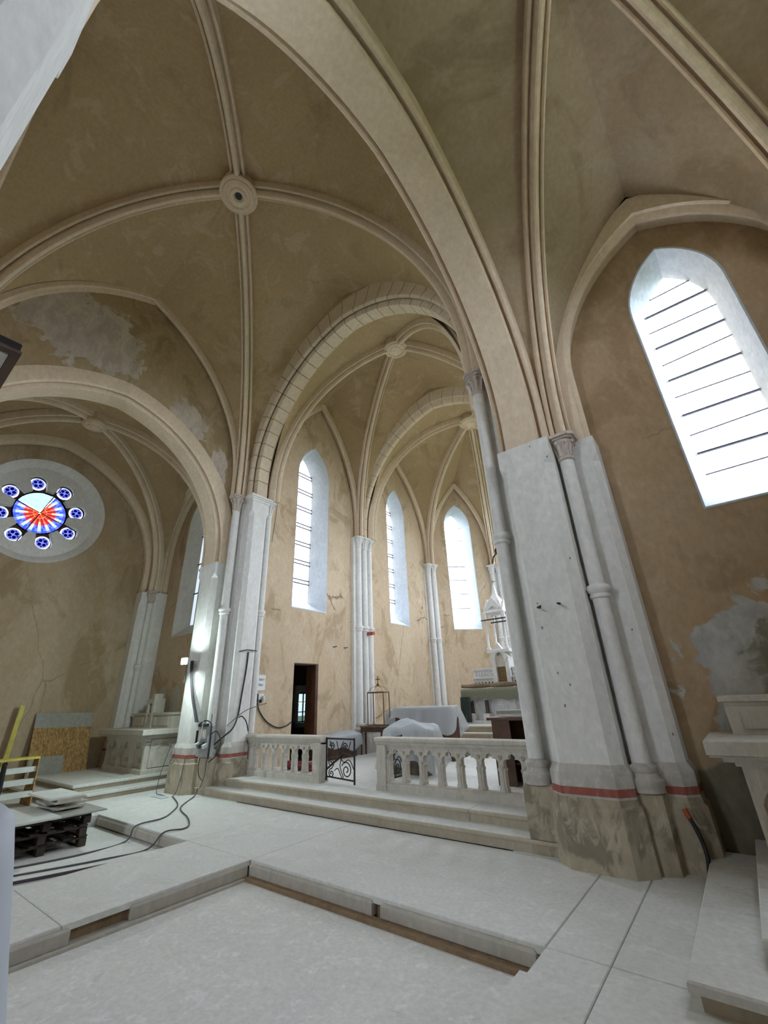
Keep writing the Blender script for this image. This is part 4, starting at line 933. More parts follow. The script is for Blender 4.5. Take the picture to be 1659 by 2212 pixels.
MB().plate([(AX+u, z) for u, z in gp], [], lambda u, z: V((u, 14.12, z)), back=(0, .12, 0)).build('tabernacle_gable', 'marble', tbo)
MB().box(AX-.17, AX+.17, 14.2, 14.28, 2.64, 3.0).build('carved_tympanum', 'altar', tbo)
MB().box(AX-.40, AX+.40, 14.1, 14.9, 3.10, 3.20, .02).build('canopy_floor', 'marble', e)
for sx in (-.33, .33):
    for yy in (14.17, 14.83):
        MB().lathe([(.075, 3.2), (.075, 3.26), (.04, 3.30), (.036, 4.12), (.06, 4.16), (.07, 4.24)], AX+sx, yy, 10).build('canopy_column', 'marble', e, smooth=40)
can = MB()
for (ux, uy) in ((0, -1), (0, 1), (-1, 0), (1, 0)):
    c = V((AX+ux*.36, 14.5+uy*.36, 0)); a = V((-uy, ux, 0))
    g_ = [(-.40, 4.22), (-.36, 4.22), (-.30, 4.40), (-.16, 4.58), (0, 4.66), (.16, 4.58), (.30, 4.40), (.36, 4.22), (.40, 4.22), (.40, 4.45), (0, 5.0), (-.40, 4.45)]
    can.plate(g_, [], lambda u, z: c+a*u+V((0, 0, z)), back=(-ux*.07, -uy*.07, 0))
can.build('canopy_gable', 'marble', e)
MB().loft([[(AX+u, 14.5+v_, 4.45) for u, v_ in ((-.38, -.38), (.38, -.38), (.38, .38), (-.38, .38))], [(AX+u, 14.5+v_, 4.9) for u, v_ in ((-.2, -.2), (.2, -.2), (.2, .2), (-.2, .2))], [(AX+u, 14.5+v_, 5.1) for u, v_ in ((-.09, -.09), (.09, -.09), (.09, .09), (-.09, .09))], [(AX+u, 14.5+v_, 5.5) for u, v_ in ((-.02, -.02), (.02, -.02), (.02, .02), (-.02, .02))]]).build('spire', 'marble', e)
fx = MB(); fx.box(AX-.02, AX+.02, 14.48, 14.52, 5.45, 5.75); fx.box(AX-.1, AX+.1, 14.48, 14.52, 5.58, 5.63); fx.build('finial_cross', 'kerb', e)
for (a, b, zz) in ((-.46, .46, 4.20), (-.1, .46, 4.08)): MB().tube([(AX+a, 14.08, zz), (AX+b, 14.08, zz)], .022, 6).build('strapping_rod', 'black', e)
# altar cloth hanging over the front, with the dark green end fall
ac = MB(); g = []
for j in range(25):
    u = j/24; x = xl-.02+(xr-xl+.04)*u; drop = .26+.10*math.sin(u*9.4)**2+.07*math.sin(u*23)
    col_ = [(x, 14.13, 1.996), (x, yf-.012, 1.998), (x, yf-.03, 1.98)]+[(x, yf-.035-.012*math.sin(u*60+k), 1.98-drop*k/4) for k in range(1, 5)]
    g.append(col_)
ac.grid(g); tag(ac.build('altar_cloth', 'cloth', smooth=50, fix=False), 'grey green patterned cloth hanging over the high altar front', 'cloth')
g = []
for j in range(13):
    u = j/12; x = xl-.03-.015*math.sin(u*20); y = yf+.0+1.1*u*0+.30*u
    g.append([(xl-.035+.36*u, yf-.09-.02*math.sin(u*22+k*.5), 1.75-.76*k/6) for k in range(7)])
tag(MB().grid(g).build('side_curtain', 'velvet', smooth=50, fix=False), 'dark green cloth hanging at the left end of the high altar', 'cloth')
rl = MB(); pth = []
for k in range(26):
    a = math.pi*2.2*k/25
    pth.append((14.02+.075*math.cos(a)*(1-.3*k/25), 2.075+.06*math.sin(a)*(1-.2*k/25)))
outer_ = pth; flat_ = [(14.05, 2.018), (13.95, 2.016), (13.925, 2.05), (13.94, 2.12), (14.0, 2.15), (14.06, 2.13), (14.085, 2.06), (14.07, 2.02)]
g = [[(xl-.02+(xr-xl-.2)*j/20, y+.012*math.sin(j*1.3), z+.012*math.sin(j*.9+i)+(.02 if j == 0 else 0)+.02*j/20) for i, (y, z) in enumerate(flat_)] for j in range(21)]
rl.loft(g); tag(rl.build('rolled_carpet', 'carpet', smooth=50), 'brown rolled carpet lying along the high altar top', 'carpet')

# ---------------------------------------------------------------- doorway and sacristy
WX0 = -12.75; WY = 11.33
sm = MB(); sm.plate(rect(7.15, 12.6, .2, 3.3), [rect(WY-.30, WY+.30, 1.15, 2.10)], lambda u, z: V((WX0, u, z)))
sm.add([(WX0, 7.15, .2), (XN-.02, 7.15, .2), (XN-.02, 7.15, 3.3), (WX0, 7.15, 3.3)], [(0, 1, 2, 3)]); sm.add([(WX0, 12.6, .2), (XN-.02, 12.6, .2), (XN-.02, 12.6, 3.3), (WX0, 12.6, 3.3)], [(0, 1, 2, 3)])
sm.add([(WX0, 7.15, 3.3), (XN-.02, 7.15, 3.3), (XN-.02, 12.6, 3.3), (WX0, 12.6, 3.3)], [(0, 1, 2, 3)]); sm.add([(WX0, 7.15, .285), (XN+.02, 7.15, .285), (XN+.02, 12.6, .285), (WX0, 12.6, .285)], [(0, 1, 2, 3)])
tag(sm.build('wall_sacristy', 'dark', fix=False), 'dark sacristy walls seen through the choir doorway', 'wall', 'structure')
de = thing('door_1', 'dark doorway with brown timber lining in the choir wall', 'doorway', (XN, 8.87, .29), 'structure')
y0, y1, z1 = DOOR[0], DOOR[1], DOOR[3]
MB().box(XN-.42, XN-.002, y1-.10, y1, .29, z1).build('door_lining', 'wood', de); MB().box(XN-.42, XN-.02, y0, y0+.02, .29, z1).build('plaster_reveal', 'wall', de); MB().box(XN-.42, XN-.02, y0, y1, z1-.03, z1).build('lintel', 'wood', de)
MB().obox((XN-.46, y1+.48, 1.5), (0, 1, 0), (1, 0, 0), (0, 0, 1), .46, .022, 1.2).build('door_leaf', 'wood', de)
se = thing('window_20', 'small six-paned window glimpsed through the dark doorway', 'window', (WX0, WY, 1.15), 'structure')
fr = MB()
for a in (-.30, 0, .27): fr.box(WX0-.05, WX0, WY+a, WY+a+.03, 1.15, 2.10)
for a in (1.15, 1.46, 1.78, 2.07): fr.box(WX0-.05, WX0, WY-.30, WY+.30, a, a+.03)
fr.build('frame', 'oldwood', se)
for i in range(2):
    for j in range(3): MB().add([(WX0-.03, WY-.27+i*.3, 1.18+j*.31), (WX0-.03, WY-.0+i*.27, 1.18+j*.31), (WX0-.03, WY-.0+i*.27, 1.46+j*.31), (WX0-.03, WY-.27+i*.3, 1.46+j*.31)], [(0, 1, 2, 3)]).build('pane', 'g_sky', se, fix=False)
rvx = MB(); rvx.box(WX0, WX0+.12, WY-.46, WY-.32, 1.0, 2.35); rvx.box(WX0, WX0+.12, WY+.32, WY+.46, 1.0, 2.35); rvx.box(WX0, WX0+.12, WY-.32, WY+.32, 2.13, 2.35); rvx.box(WX0, WX0+.25, WY-.46, WY+.46, 1.0, 1.14); rvx.build('reveal', 'jamb', se)

# ---------------------------------------------------------------- notice, socket and hose on the choir wall
sg = thing('notice_sign', 'white notice with two lines of black print on the choir wall', 'sign', (XN+.01, 7.27, 2.1))
MB().box(XN+.002, XN+.014, 7.10, 7.44, 2.10, 2.47).build('notice_sheet', 'paper', sg)
def text(tx, y, z, size, parent):
    cu = bpy.data.curves.new('lettering', 'FONT'); cu.body = tx; cu.size = size; cu.extrude = .001; cu.align_x = 'CENTER'
    t = bpy.data.objects.new('lettering', cu); COL.objects.link(t); bpy.context.view_layer.update()
    me = bpy.data.meshes.new_from_object(t.evaluated_get(bpy.context.evaluated_depsgraph_get())); bpy.data.objects.remove(t)
    o = bpy.data.objects.new('lettering', me); COL.objects.link(o); me.materials.clear(); me.materials.append(M['ink'])
    R_ = Matrix(((0, 0, 1, XN+.016), (1, 0, 0, y), (0, 1, 0, z), (0, 0, 0, 1))); me.transform(R_); par(o, parent)
text('K. BAH', 7.27, 2.33, .085, sg); text('C7061', 7.265, 2.20, .085, sg)
so = thing('socket_box', 'grey socket box with plugs below the notice', 'socket', (XN+.06, 7.3, 1.9))
MB().box(XN+.002, XN+.07, 7.12, 7.22, 1.83, 2.02, .01).build('box_body', 'black', so); MB().box(XN+.002, XN+.05, 7.22, 7.40, 1.86, 2.02, .01).build('outlet_plate', 'sock', so)
MB().lathe([(.035, 1.84), (.04, 1.90), (.035, 1.96)], XN+.09, 7.36, 10).build('plug', 'sock', so, smooth=40); MB().lathe([(.03, 1.80), (.035, 1.85), (.03, 1.88)], XN+.10, 7.27, 10).build('plug', 'black', so, smooth=40)
def cable(label, pts, r=.009, mat='cable', sm=8, name='cable', cat='cable', group=None):
    o = MB().tube(pts, r, 6, sm).build(name, mat, smooth=60); return tag(o, label, cat, None, group)
cable('thin black hose hanging in a curve from the socket to the doorway', [(XN+.05, 7.22, 1.80), (XN+.03, 7.30, 1.62), (XN+.03, 7.55, 1.36), (XN+.03, 7.90, 1.20), (XN+.03, 8.2, 1.22), (XN+.02, 8.38, 1.30)], .016, 'black')
cable('white conduit running down the wall below the notice', [(XN+.02, 7.11, 2.08), (XN+.02, 7.11, .32)], .014, 'sock', 0, 'conduit', 'conduit')
cable('thin loose wire hanging down the wall left of the first choir window', [(XN+.01, 7.46, 10.1), (XN+.012, 7.44, 8.4), (XN+.012, 7.38, 7.2), (XN+.012, 7.30, 6.2)], .006, 'cable', 4)
for k, yy in enumerate((9.95, 10.45)): tag(MB().tube([(XN-.02, yy, 3.36), (XN+.05, yy+.03, 3.36), (XN+.05, yy+.14, 3.38)], .012, 5).build('wall_hook', 'iron'), 'small iron hook in the choir wall, %s one right of the doorway' % ('nearer' if k == 0 else 'farther'), 'hook')
tag(MB().box(-9.62, -9.36, 11.30, 11.42, 3.80, 3.90, .008).build('brick_stub', 'brick'), 'red brick piece stuck on the clustered column', 'brick')

# ---------------------------------------------------------------- polythene-covered furniture in the choir
def drape(name, label, cx, cy, lx, ly, ztop, zhem, flare=.08, folds=9, seed=1, lump=.02, hemvar=.1, mat='plastic', rot=0.0, dome=0.0, fold_amp=.035, n=72):
    rnd = random.Random(seed); ph = [rnd.uniform(0, 6.28) for _ in range(4)]
    rings = []
    cr, sr = math.cos(rot), math.sin(rot)
    lv = [(.02, 0, 0), (.35, 0, 0), (.7, 0, 0), (.93, 0, 0), (1, .02, .0), (1, .12, .12), (1, .22, .22), (1, .36, .36), (1, .52, .52), (1, .68, .68), (1, .84, .84), (1, 1, 1)]
    for sc, dr, ff in lv:
        r = []
        for k in range(n):
            t = 2*math.pi*k/n; c, s_ = math.cos(t), math.sin(t)
            q = 1/((abs(c)**6+abs(s_)**6)**(1/6))
            fo = fold_amp*ff*(math.sin(folds*t+ph[0])+.6*math.sin((folds*1.7)*t+ph[1]))
            ux, uy = c*q*(lx*sc)+c*(flare*ff+fo), s_*q*(ly*sc)+s_*(flare*ff+fo)
            zh = zhem+hemvar*(.5+.5*math.sin(3*t+ph[2])+.4*math.sin(7*t+ph[3]))
            nz = (noise.noise(V((ux*3+seed, uy*3, seed*1.7)))+.45*abs(noise.noise(V((ux*9+seed, uy*9, seed)))))
            z = ztop-(ztop-zh)*dr+lump*nz*(1.0 if dr < .1 else .4)+dome*(1-sc*sc)*(1 if dr < .05 else 0)-(dome*.0)
            r.append((cx+ux*cr-uy*sr, cy+ux*sr+uy*cr, z))
        rings.append(r)
    o = MB().loft(rings, True, False).build(name, mat, smooth=55, fix=False); return tag(o, label, 'plastic sheet')
def bench(label, x0, x1, y0, y1, z0, z1, name='bench', mat='wood', boards='x', cat='bench', back=None):
    e = thing(name, label, cat, ((x0+x1)/2, (y0+y1)/2, z0))
    MB().box(x0, x1, y0, y1, z1-.04, z1, .005).build('top', mat, e)
    n = max(3, int((x1-x0)/.16)); 
    for k in range(n):
        a = x0+.02+(x1-x0-.04)*k/n; b = x0+.02+(x1-x0-.04)*(k+1)/n-.008
        MB().box(a, b, y0+.03, y0+.055, z0+.02, z1-.04).build('front_board', mat, e)
    for xs in (x0+.02, x1-.06): MB().box(xs, xs+.04, y0+.06, y1-.02, z0, z1-.04).build('side_panel', mat, e)
    return e
ZF = Z2+.005
bench('dark boarded choir stall front under the long polythene sheet', -7.95, -6.15, 10.45, 10.95, ZF, 1.52, 'choir_stall', 'wood')
drape('polythene_sheet', 'long polythene sheet draped over the dark boarded stall', -7.05, 10.70, .96, .31, 1.56, .86, .14, 11, 3, .02, .34, fold_amp=.05, n=120)
bench('small wooden kneeler hidden under the rounded polythene heap', -6.45, -5.55, 8.28, 8.70, ZF, 1.12, 'kneeler', 'oldwood')
drape('polythene_sheet', 'rounded crumpled polythene heap right behind the right rail', -6.02, 8.50, .60, .32, 1.20, .40, .16, 10, 11, .09, .15, dome=.10, fold_amp=.06, n=110)
bench('low dark bench along the choir wall left of the table', -9.70, -9.40, 9.36, 10.54, ZF, .78, 'bench', 'wood')
MB()
drape('polythene_sheet', 'crumpled polythene sheet over the low bench by the choir wall', -9.52, 9.95, .27, .70, .87, .50, .03, 6, 21, .05, .12, dome=.10, fold_amp=.012)
drape('polythene_sheet', 'bunched white polythene behind the small brass canopy', -8.62, 11.45, .26, .26, 1.42, .55, .08, 7, 31, .12, .1, dome=.08)
bench('dark red chest under the bunched polythene', -8.85, -8.40, 11.25, 11.65, ZF, 1.34, 'chest', 'wood', cat='chest')
# small table with a brass canopy frame
tb = thing('side_table', 'small dark side table carrying the brass canopy frame', 'table', (-9.1, 10.95, ZF))
MB().box(-9.49, -8.50, 10.72, 11.08, 1.03, 1.065, .006).build('tabletop', 'oldwood', tb); MB().box(-9.48, -8.62, 10.76, 11.02, .90, 1.03).build('apron', 'wood', tb)
for xx in (-9.46, -8.68):
    for yy in (10.78, 10.98): MB().lathe([(.022, ZF), (.028, .6), (.032, .9)], xx, yy, 8).build('leg', 'wood', tb)
cn = thing('brass_canopy', 'brass processional canopy frame with domed ribs and a small cross', 'canopy frame', (-8.87, 10.9, 1.066))
cx0, cx1, cy0, cy1, zt_ = -9.18, -8.56, 10.76, 11.04, 1.98
for xx in (cx0, cx1):
    for yy in (cy0, cy1): MB().tube([(xx, yy, 1.068), (xx+.006, yy, 1.4), (xx, yy, zt_)], .017, 6, 3).build('post', 'brass', cn)
MB().tube([(cx0, cy0, zt_), (cx1, cy0, zt_), (cx1, cy1, zt_), (cx0, cy1, zt_), (cx0, cy0, zt_)], .02, 6).build('top_frame', 'brass', cn)
MB().tube([(cx0, cy0, 1.08), (cx1, cy0, 1.08), (cx1, cy1, 1.08), (cx0, cy1, 1.08), (cx0, cy0, 1.08)], .014, 6).build('bottom_frame', 'brass', cn)
for xx in (cx0, cx1):
    for yy in (cy0, cy1): MB().tube([(xx, yy, zt_), (xx*.6-8.87*.4, yy*.6+10.9*.4, zt_+.13), (-8.87, 10.9, zt_+.19)], .006, 5, 5).build('dome_rib', 'brass', cn)
MB().lathe([(.01, 2.15), (.045, 2.18), (.05, 2.21), (.02, 2.24)], -8.87, 10.9, 10).build('knob', 'brass', cn)
xr_ = MB(); xr_.box(-8.88, -8.86, 10.89, 10.91, 2.23, 2.45); xr_.box(-8.95, -8.79, 10.89, 10.91, 2.34, 2.365); xr_.build('cross', 'brass', cn)
# desk at the right with a polythene cover
dk = thing('wooden_desk', 'dark brown wooden desk behind the right end of the rail', 'desk', (-3.5, 8.4, ZF))
MB().box(-3.98, -2.85, 8.1, 8.75, 1.33, 1.38, .008).build('desk_top', 'wood', dk); MB().box(-3.9, -3.86, 8.15, 8.7, ZF, 1.33).build('side_panel', 'wood', dk); MB().box(-2.98, -2.94, 8.15, 8.7, ZF, 1.33).build('side_panel', 'wood', dk)
MB().box(-3.9, -3.55, 8.13, 8.16, ZF, 1.33).build('front_panel', 'wood', dk); MB().box(-3.86, -2.98, 8.62, 8.65, ZF, 1.33).build('back_panel', 'wood', dk); MB().box(-3.86, -2.98, 8.2, 8.62, .62, .65).build('shelf', 'wood', dk)
g = [[(-3.62+.66*i/8, 8.07+.6*j/8, 1.40+.014*noise.noise(V((i*.9, j*.8, 2)))) for j in range(9)] for i in range(9)]
tag(MB().grid(g).build('polythene_sheet', 'plastic', smooth=60, fix=False), 'flat polythene sheet lying on the brown desk', 'plastic sheet')
tag(MB().box(-3.90, -3.0, 8.4, 8.7, 1.425, 1.49, .006).build('grey_board', 'greyboard'), 'grey board lying on top of the brown desk', 'board')
for k in range(3): tag(MB().tube([(-3.45+.12*k, 8.3, .67), (-3.40+.12*k, 8.35, .85), (-3.30+.12*k, 8.45, .90), (-3.25+.1*k, 8.5, .67)], .014, 5, 4).build('coiled_hose', 'cable'), 'grey coil of hose on the desk shelf, %s one' % ('left', 'middle', 'right')[k], 'hose')
# rugs rolled on the floor behind the left rail
for k, (xx, ww) in enumerate(((-9.35, .30), (-8.98, .30), (-8.6, .24))):
    r_ = MB(); r_.loft([[(xx+ww*j/3, 7.75+.09*math.cos(a)+.04*j, ZF+.1+.095*math.sin(a)) for a in [2*math.pi*i/12 for i in range(12)]] for j in range(4)])
    tag(r_.build('rolled_rug', 'rug', smooth=50), 'rolled dark red rug on the floor behind the left rail, %s one' % ('left', 'middle', 'right')[k], 'rug')

# ---------------------------------------------------------------- electrics on the left pier
LX, LY, LZ = -10.52, 5.50, 2.79
lm = thing('work_lamp', 'bright cool white work lamp clamped to the left pier', 'lamp', (LX, LY, LZ-.15))
MB().obox((LX, LY, LZ), (1, .3, 0), (-.3, 1, 0), (0, 0, 1), .10, .03, .075).build('housing', 'alu', lm)
MB().obox((LX+.010, LY-.034, LZ), (1, .3, 0), (-.3, 1, 0), (0, 0, 1), .085, .004, .06).build('led_panel', 'led', lm)
MB().tube([(LX+.02, LY+.02, LZ), (LX+.06, LY+.15, LZ+.03), (LX+.06, LY+.36, LZ+.03)], .012, 6).build('bracket', 'alu', lm)
ld = bpy.data.lights.new('work_lamp_light', 'POINT'); ld.energy = 60; ld.color = (.80, 1.0, .96); ld.shadow_soft_size = .05
lo = bpy.data.objects.new('work_lamp_light', ld); COL.objects.link(lo); lo.location = (LX+.02, LY-.09, LZ)
bxo = thing('electrical_panel', 'open grey site distribution box with sockets on the left pier', 'electrical box', (-9.95, 5.9, .75))
MB().box(-10.16, -9.66, 5.88, 5.99, .74, 1.36, .01).build('enclosure', 'box', bxo); MB().box(-10.22, -10.165, 5.86, 5.98, .98, 1.26).build('side_plate', 'ebony', bxo)
MB().box(-10.10, -9.80, 5.855, 5.88, 1.10, 1.30, .005).build('cover', 'base', bxo); MB().tube([(-10.12, 5.86, 1.40), (-9.85, 5.85, 1.47), (-9.66, 5.86, 1.42), (-9.61, 5.86, 1.30), (-9.61, 5.87, .80), (-9.66, 5.88, .72)], .016, 6, 4).build('hoop', 'black', bxo)
MB().tube([(-10.12, 5.85, 1.37), (-9.74, 5.85, 1.38)], .03, 8).build('cable_roll', 'black', bxo)
for k in range(4):
    MB().obox((-10.05+.10*k, 5.83, .98-.02*(k % 2)), (1, 0, 0), (0, 1, .4), (0, -.4, 1), .038, .05, .038).build('socket', ('sock', 'cable', 'black', 'sock')[k], bxo)
MB().tube([(-9.9, 5.82, 1.45), (-9.93, 5.81, 1.2), (-9.98, 5.81, .95)], .01, 5, 4).build('drop_wire', 'sock', bxo)
for k in range(5):
    dx = .032*k
    cable(('leftmost', 'second from the left', 'middle', 'second from the right', 'rightmost')[k]+' dark cable of the bundle falling from lamp to box', [(-10.80+dx, 5.79, 2.86), (-10.72+dx, 5.775, 2.55), (-10.49+dx, 5.77, 2.0), (-10.25+dx, 5.77, 1.6), (-10.16+dx*1.2, 5.765, 1.44)], .009, ('cable2', 'cable', 'cable2', 'black', 'cable')[k], 8, group='lamp cable bundle')
cable('short twisted wire ends hanging under the work lamp', [(-10.93, 5.78, 2.75), (-10.96, 5.77, 2.5), (-10.93, 5.76, 2.32), (-10.90, 5.77, 2.6)], .008, 'cable')
cx_ = -9.58
cable('black cable running down the bluish face of the left pier', [(cx_, 6.62, 2.98), (cx_+.01, 6.60, 2.6), (cx_+.02, 6.53, 2.0), (cx_+.02, 6.48, 1.55), (-9.46, 6.30, 1.28), (-9.50, 6.10, 1.12), (-9.545, 5.93, .98)], .018, 'black')
tag(MB().tube([(cx_, 6.35, 2.98), (cx_+.03, 6.55, 3.03), (cx_+.02, 6.85, 3.02)], .012, 5).build('iron_bracket', 'iron'), 'thin iron cross bracket holding the black cable on the pier', 'bracket')
cable('black cable looping from the pier to the left rail', [(cx_+.065, 6.47, 1.50), (-9.45, 6.52, 1.52), (-9.38, 6.6, 1.40), (-9.36, 6.66, 1.2)], .013, 'black')
cable('grey cable strung to the choir wall conduit', [(-9.40, 6.10, 1.34), (-9.30, 6.45, 1.62), (-9.36, 6.90, 1.74), (-9.54, 7.25, 1.78), (-9.78, 7.42, 1.79)], .009, 'cable')
cable('large loop of black cable beside the distribution box', [(-9.575, 5.86, 1.2), (-9.45, 5.90, 1.25), (-9.32, 5.95, 1.05), (-9.36, 5.90, .80), (-9.56, 5.86, .66)], .012, 'black')
cable('cable dropping in a curve below the distribution box', [(-9.90, 5.84, .725), (-9.90, 5.83, .55), (-9.84, 5.84, .38), (-9.70, 5.86, .30)], .009, 'black')
cable('cable hanging straight beside the shaft to the step', [(-9.545, 5.80, 1.6), (-9.54, 5.80, 1.2), (-9.545, 5.80, .7), (-9.60, 5.82, .4), (-9.74, 5.83, .165)], .009, 'cable')
cable('thin grey wire looping round the foot of the left pier', [(-11.02, 5.74, 1.0), (-11.16, 5.70, .6), (-11.22, 5.66, .25), (-11.12, 5.60, .02), (-10.85, 5.55, .012), (-10.4, 5.62, .012), (-10.35, 5.70, .3), (-10.33, 5.74, .7)], .007, 'cable')
cable('curly thin wire on the red band of the left pier', [(-10.92, 5.74, .95), (-10.82, 5.73, .78), (-10.95, 5.72, .60), (-10.80, 5.72, .62), (-10.70, 5.72, .70), (-10.55, 5.72, .58)], .006, 'cable')
FZ = .012; PF = PZ+.012
cable('grey cable crossing the floor from the left pier to the sunken panel', [(-10.35, 5.58, FZ), (-9.4, 5.2, FZ), (-8.8, 4.75, FZ), (-8.55, 4.45, FZ), (-8.45, 4.0, FZ), (-8.40, 3.85, PF), (-8.3, 3.2, PF), (-8.5, 2.4, PF), (-8.9, 1.6, PF), (-9.6, .8, PF)], .012)
cable('second grey cable with a kink crossing the floor to the sunken panel', [(-9.84, 5.85, .16), (-9.86, 5.80, .02), (-9.1, 5.1, FZ), (-8.2, 4.75, FZ), (-7.7, 4.5, FZ), (-7.55, 4.32, FZ), (-7.62, 4.05, FZ), (-7.66, 3.85, PF), (-7.75, 3.3, PF), (-8.0, 2.6, PF), (-8.35, 1.8, PF), (-8.9, .9, PF)], .012)
cable('thick dark hose lying along the bottom of the left sunken panel', [(-7.25, 3.92, PF+.012), (-7.35, 3.4, PF+.012), (-7.6, 2.6, PF+.012), (-7.95, 1.7, PF+.012), (-8.4, .8, PF+.012)], .018, 'cable2', name='hose', cat='hose')
tag(MB().box(-10.85, -10.35, 5.35, 5.5, .002, .012).build('plaster_crumbs', 'jamb'), 'scatter of white plaster crumbs on the floor before the left pier', 'plaster')

# ---------------------------------------------------------------- pallets and boards on the left
def pallet(label, x0, x1, y0, y1, z0, group='wooden pallets'):
    e = thing('wooden_pallet', label, 'pallet', ((x0+x1)/2, (y0+y1)/2, z0), None, group)
    for k in range(3):
        y = y0+(y1-y0-.10)*k/2; MB().box(x0, x1, y, y+.10, z0, z0+.022).build('bottom_board', 'pallet', e)
        for j in range(3):
            x = x0+(x1-x0-.14)*j/2; MB().box(x, x+.14, y, y+.10, z0+.022, z0+.10).build('block', 'pallet', e)
    for j in range(3):
        x = x0+(x1-x0-.14)*j/2; MB().box(x, x+.12, y0, y1, z0+.10, z0+.122).build('stringer', 'pallet', e)
    for k in range(6):
        y = y0+(y1-y0-.11)*k/5; MB().box(x0, x1, y, y+.11, z0+.122, z0+.144).build('deck_board', 'pallet', e)
pallet('dark wooden pallet at the bottom of the stack in the sunken panel', -9.95, -8.80, 2.25, 3.43, PZ+.002)
pallet('second dark wooden pallet of the stack', -9.93, -8.78, 2.22, 3.40, PZ+.148)
pallet('top dark wooden pallet under the grey slabs', -9.97, -8.84, 2.27, 3.45, PZ+.294)
tag(MB().box(-10.05, -8.72, 2.85, 3.62, .272, .292, .004).build('cement_board', 'greyboard'), 'grey sheet jutting over the corner of the pallet stack', 'board')
tag(MB().box(-10.1, -8.62, 1.75, 2.95, .294, .322, .006).build('white_board', 'board'), 'white board lying on the near half of the pallet stack', 'board')
for k in range(7):
    a = random.uniform(-.12, .12); z = .294+.026*k*.9 if k < 4 else .294+.024*4+.024*(k-4)
    cx, cy = -9.5+random.uniform(-.16, .16), 3.24+random.uniform(-.12, .10)
    lx_, ly_ = (.30+.03*(k % 3), .18+.03*(k % 2)) if k < 6 else (.55, .24)
    tag(MB().obox((cx, cy, .308+.0305*k), (math.cos(a), math.sin(a), 0), (-math.sin(a), math.cos(a), 0), (0, 0, 1), lx_, ly_, .0145).build('stone_tile', 'kerb' if k < 6 else 'board'),
        'grey stone tile in the loose stack on the pallets, %s' % ('lowest', 'second from below', 'third from below', 'fourth from below', 'fifth from below', 'just under the top', 'pale long one on top')[k], 'tile', None, 'stone tiles on the pallets')
# OSB board leaning on the rose wall
ob = thing('osb_board', 'strand board with grey cement strips leaning on the wall under the rose window', 'board', (X_RW+.3, 4.7, 0))
tl = V((X_RW+.04, 4.02, 1.76)); tr_ = V((X_RW+.04, 5.38, 1.72)); bl = V((X_RW+.42, 4.05, .004)); br = V((X_RW+.42, 5.42, .004))
nrm = (tr_-tl).cross(bl-tl).normalized(); nrm = nrm if nrm.x > 0 else -nrm
def panel(u0, u1, v0, v1, off, th, nm, mat, parent):
    P = lambda u, v_: tl.lerp(tr_, u).lerp(bl.lerp(br, u), v_)
    q = [P(u0, v0), P(u1, v0), P(u1, v1), P(u0, v1)]; MB().loft([[p+nrm*off for p in q], [p+nrm*(off+th) for p in q]]).build(nm, mat, parent)
panel(0, 1, 0, 1, 0, .018, 'strand_panel', 'osb', ob); panel(0, 1, 0, .21, .018, .002, 'cement_strip', 'greyboard', ob); panel(.02, .58, .60, 1, .019, .016, 'cement_offcut', 'greyboard', ob)
yt = MB().obox((X_RW+.20, 3.60, .98), (0, .035, 1.0), (0, 1, -.03), (1, 0, .12), .98, .05, .022).build('yellow_plank', 'yellow'); tag(yt, 'yellow plank leaning upright against the wall beside the strand board', 'plank')
stl = thing('strand_trestle', 'small strand board step stool with a yellow top rail', 'stool', (-12.6, 3.3, 0))
for yy in (2.72, 3.55):
    pl = [(-12.95, 0.002), (-12.25, 0.002), (-12.40, .86), (-12.72, .86)]
    MB().loft([[(x, yy, z) for x, z in pl], [(x, yy+.02, z) for x, z in pl]]).build('side_panel', 'osb', stl)
MB().box(-12.72, -12.40, 2.72, 3.57, .86, .90, .005).build('yellow_top', 'yellow', stl)
for zz, xx in ((.18, -12.30), (.40, -12.36), (.62, -12.42)): MB().box(xx-.14, xx, 2.74, 3.55, zz, zz+.10).build('tread', 'board', stl)
tag(MB().tube([(-12.05, 2.90, .045), (-12.1, 2.93, .4), (-12.06, 2.90, .72), (-12.0, 2.88, .86)], .045, 8, 4).build('tool_bag', 'black', smooth=60), 'black tool sleeve standing before the strand stool', 'bag')
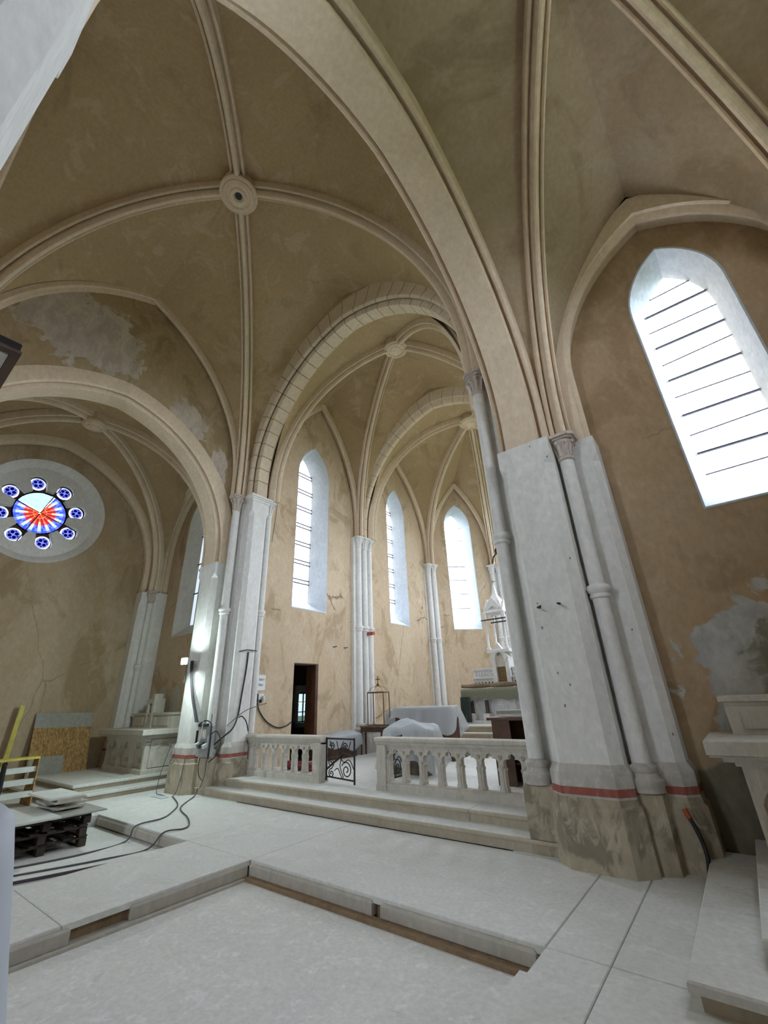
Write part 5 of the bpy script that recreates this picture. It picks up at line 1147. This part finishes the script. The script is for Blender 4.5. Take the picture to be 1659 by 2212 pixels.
# ---------------------------------------------------------------- small fittings and near objects
for k, (a, b) in enumerate((((-1.92, 2.83), (-1.79, 2.785)), ((-1.655, 2.845), (-1.57, 2.78)))):
    tag(MB().tube([(a[0]+.05, 5.86, a[1]-.01), (a[0]+.06, 5.70, a[1]-.03), ((a[0]+b[0])/2+.05, 5.66, b[1]+.02)], .014, 6).build('iron_peg', 'iron'), 'iron peg sticking out of the right pier, %s one' % ('left', 'right')[k], 'peg')
hk = thing('cable_hook', 'dark hook with a hanging wire end on the left flank of the right pier', 'hook', (-2.48, 6.2, 3.8))
MB().tube([(-2.30, 6.22, 3.93), (-2.46, 6.20, 3.88), (-2.52, 6.20, 3.86)], .012, 6).build('arm', 'iron', hk); MB().lathe([(.01, 3.82), (.04, 3.84), (.045, 3.88), (.02, 3.92)], -2.50, 6.20, 8).build('insulator', 'black', hk, smooth=50); MB().tube([(-2.50, 6.19, 3.84), (-2.57, 6.18, 3.78), (-2.60, 6.18, 3.68)], .012, 5).build('wire_end', 'black', hk)
hz = thing('black_hose', 'black hose with an orange end standing against the right pier plinth', 'hose', (-.8, 6.15, 0))
MB().tube([(-.845, 6.20, .50), (-.80, 6.18, .38), (-.77, 6.15, .20), (-.80, 6.12, .01)], .020, 8, 5).build('hose', 'black', hz, smooth=60); MB().tube([(-.868, 6.21, .57), (-.845, 6.20, .49)], .024, 8).build('orange_end', 'orange', hz, smooth=60)
pc = thing('pulpit_canopy', 'dark brown wooden canopy corner with a pale edge at the left border', 'canopy', (-2.9, -.2, 3.45))
MB().box(-3.40, -2.44, -.75, .15, 3.45, 3.50, .01).build('soffit_board', 'ebony', pc); MB().box(-3.40, -2.44, .12, .16, 3.435, 3.45).build('dark_fillet', 'wood', pc)
MB().box(-2.475, -2.44, -.75, .12, 3.43, 3.45).build('dark_fillet', 'wood', pc); MB().box(-3.40, -2.50, .085, .118, 3.438, 3.45).build('pale_bead', 'altar', pc)
MB().box(-2.46, -2.05, -.55, -.35, 3.455, 3.495).build('bracket', 'wood', pc)
bx_ = MB().box(-2.90, -2.28, -.10, .52, 0.0, 1.34).build('covered_crate', 'board'); tag(bx_, 'tall crate under the milky plastic at the lower left edge', 'crate')
drape('plastic_cover', 'milky bluish plastic cover hanging at the lower left edge of the picture', -2.585, .20, .40, .44, 1.42, .03, .27, 9, 5, .02, .03, 'plastic2', 0, 0, .02)
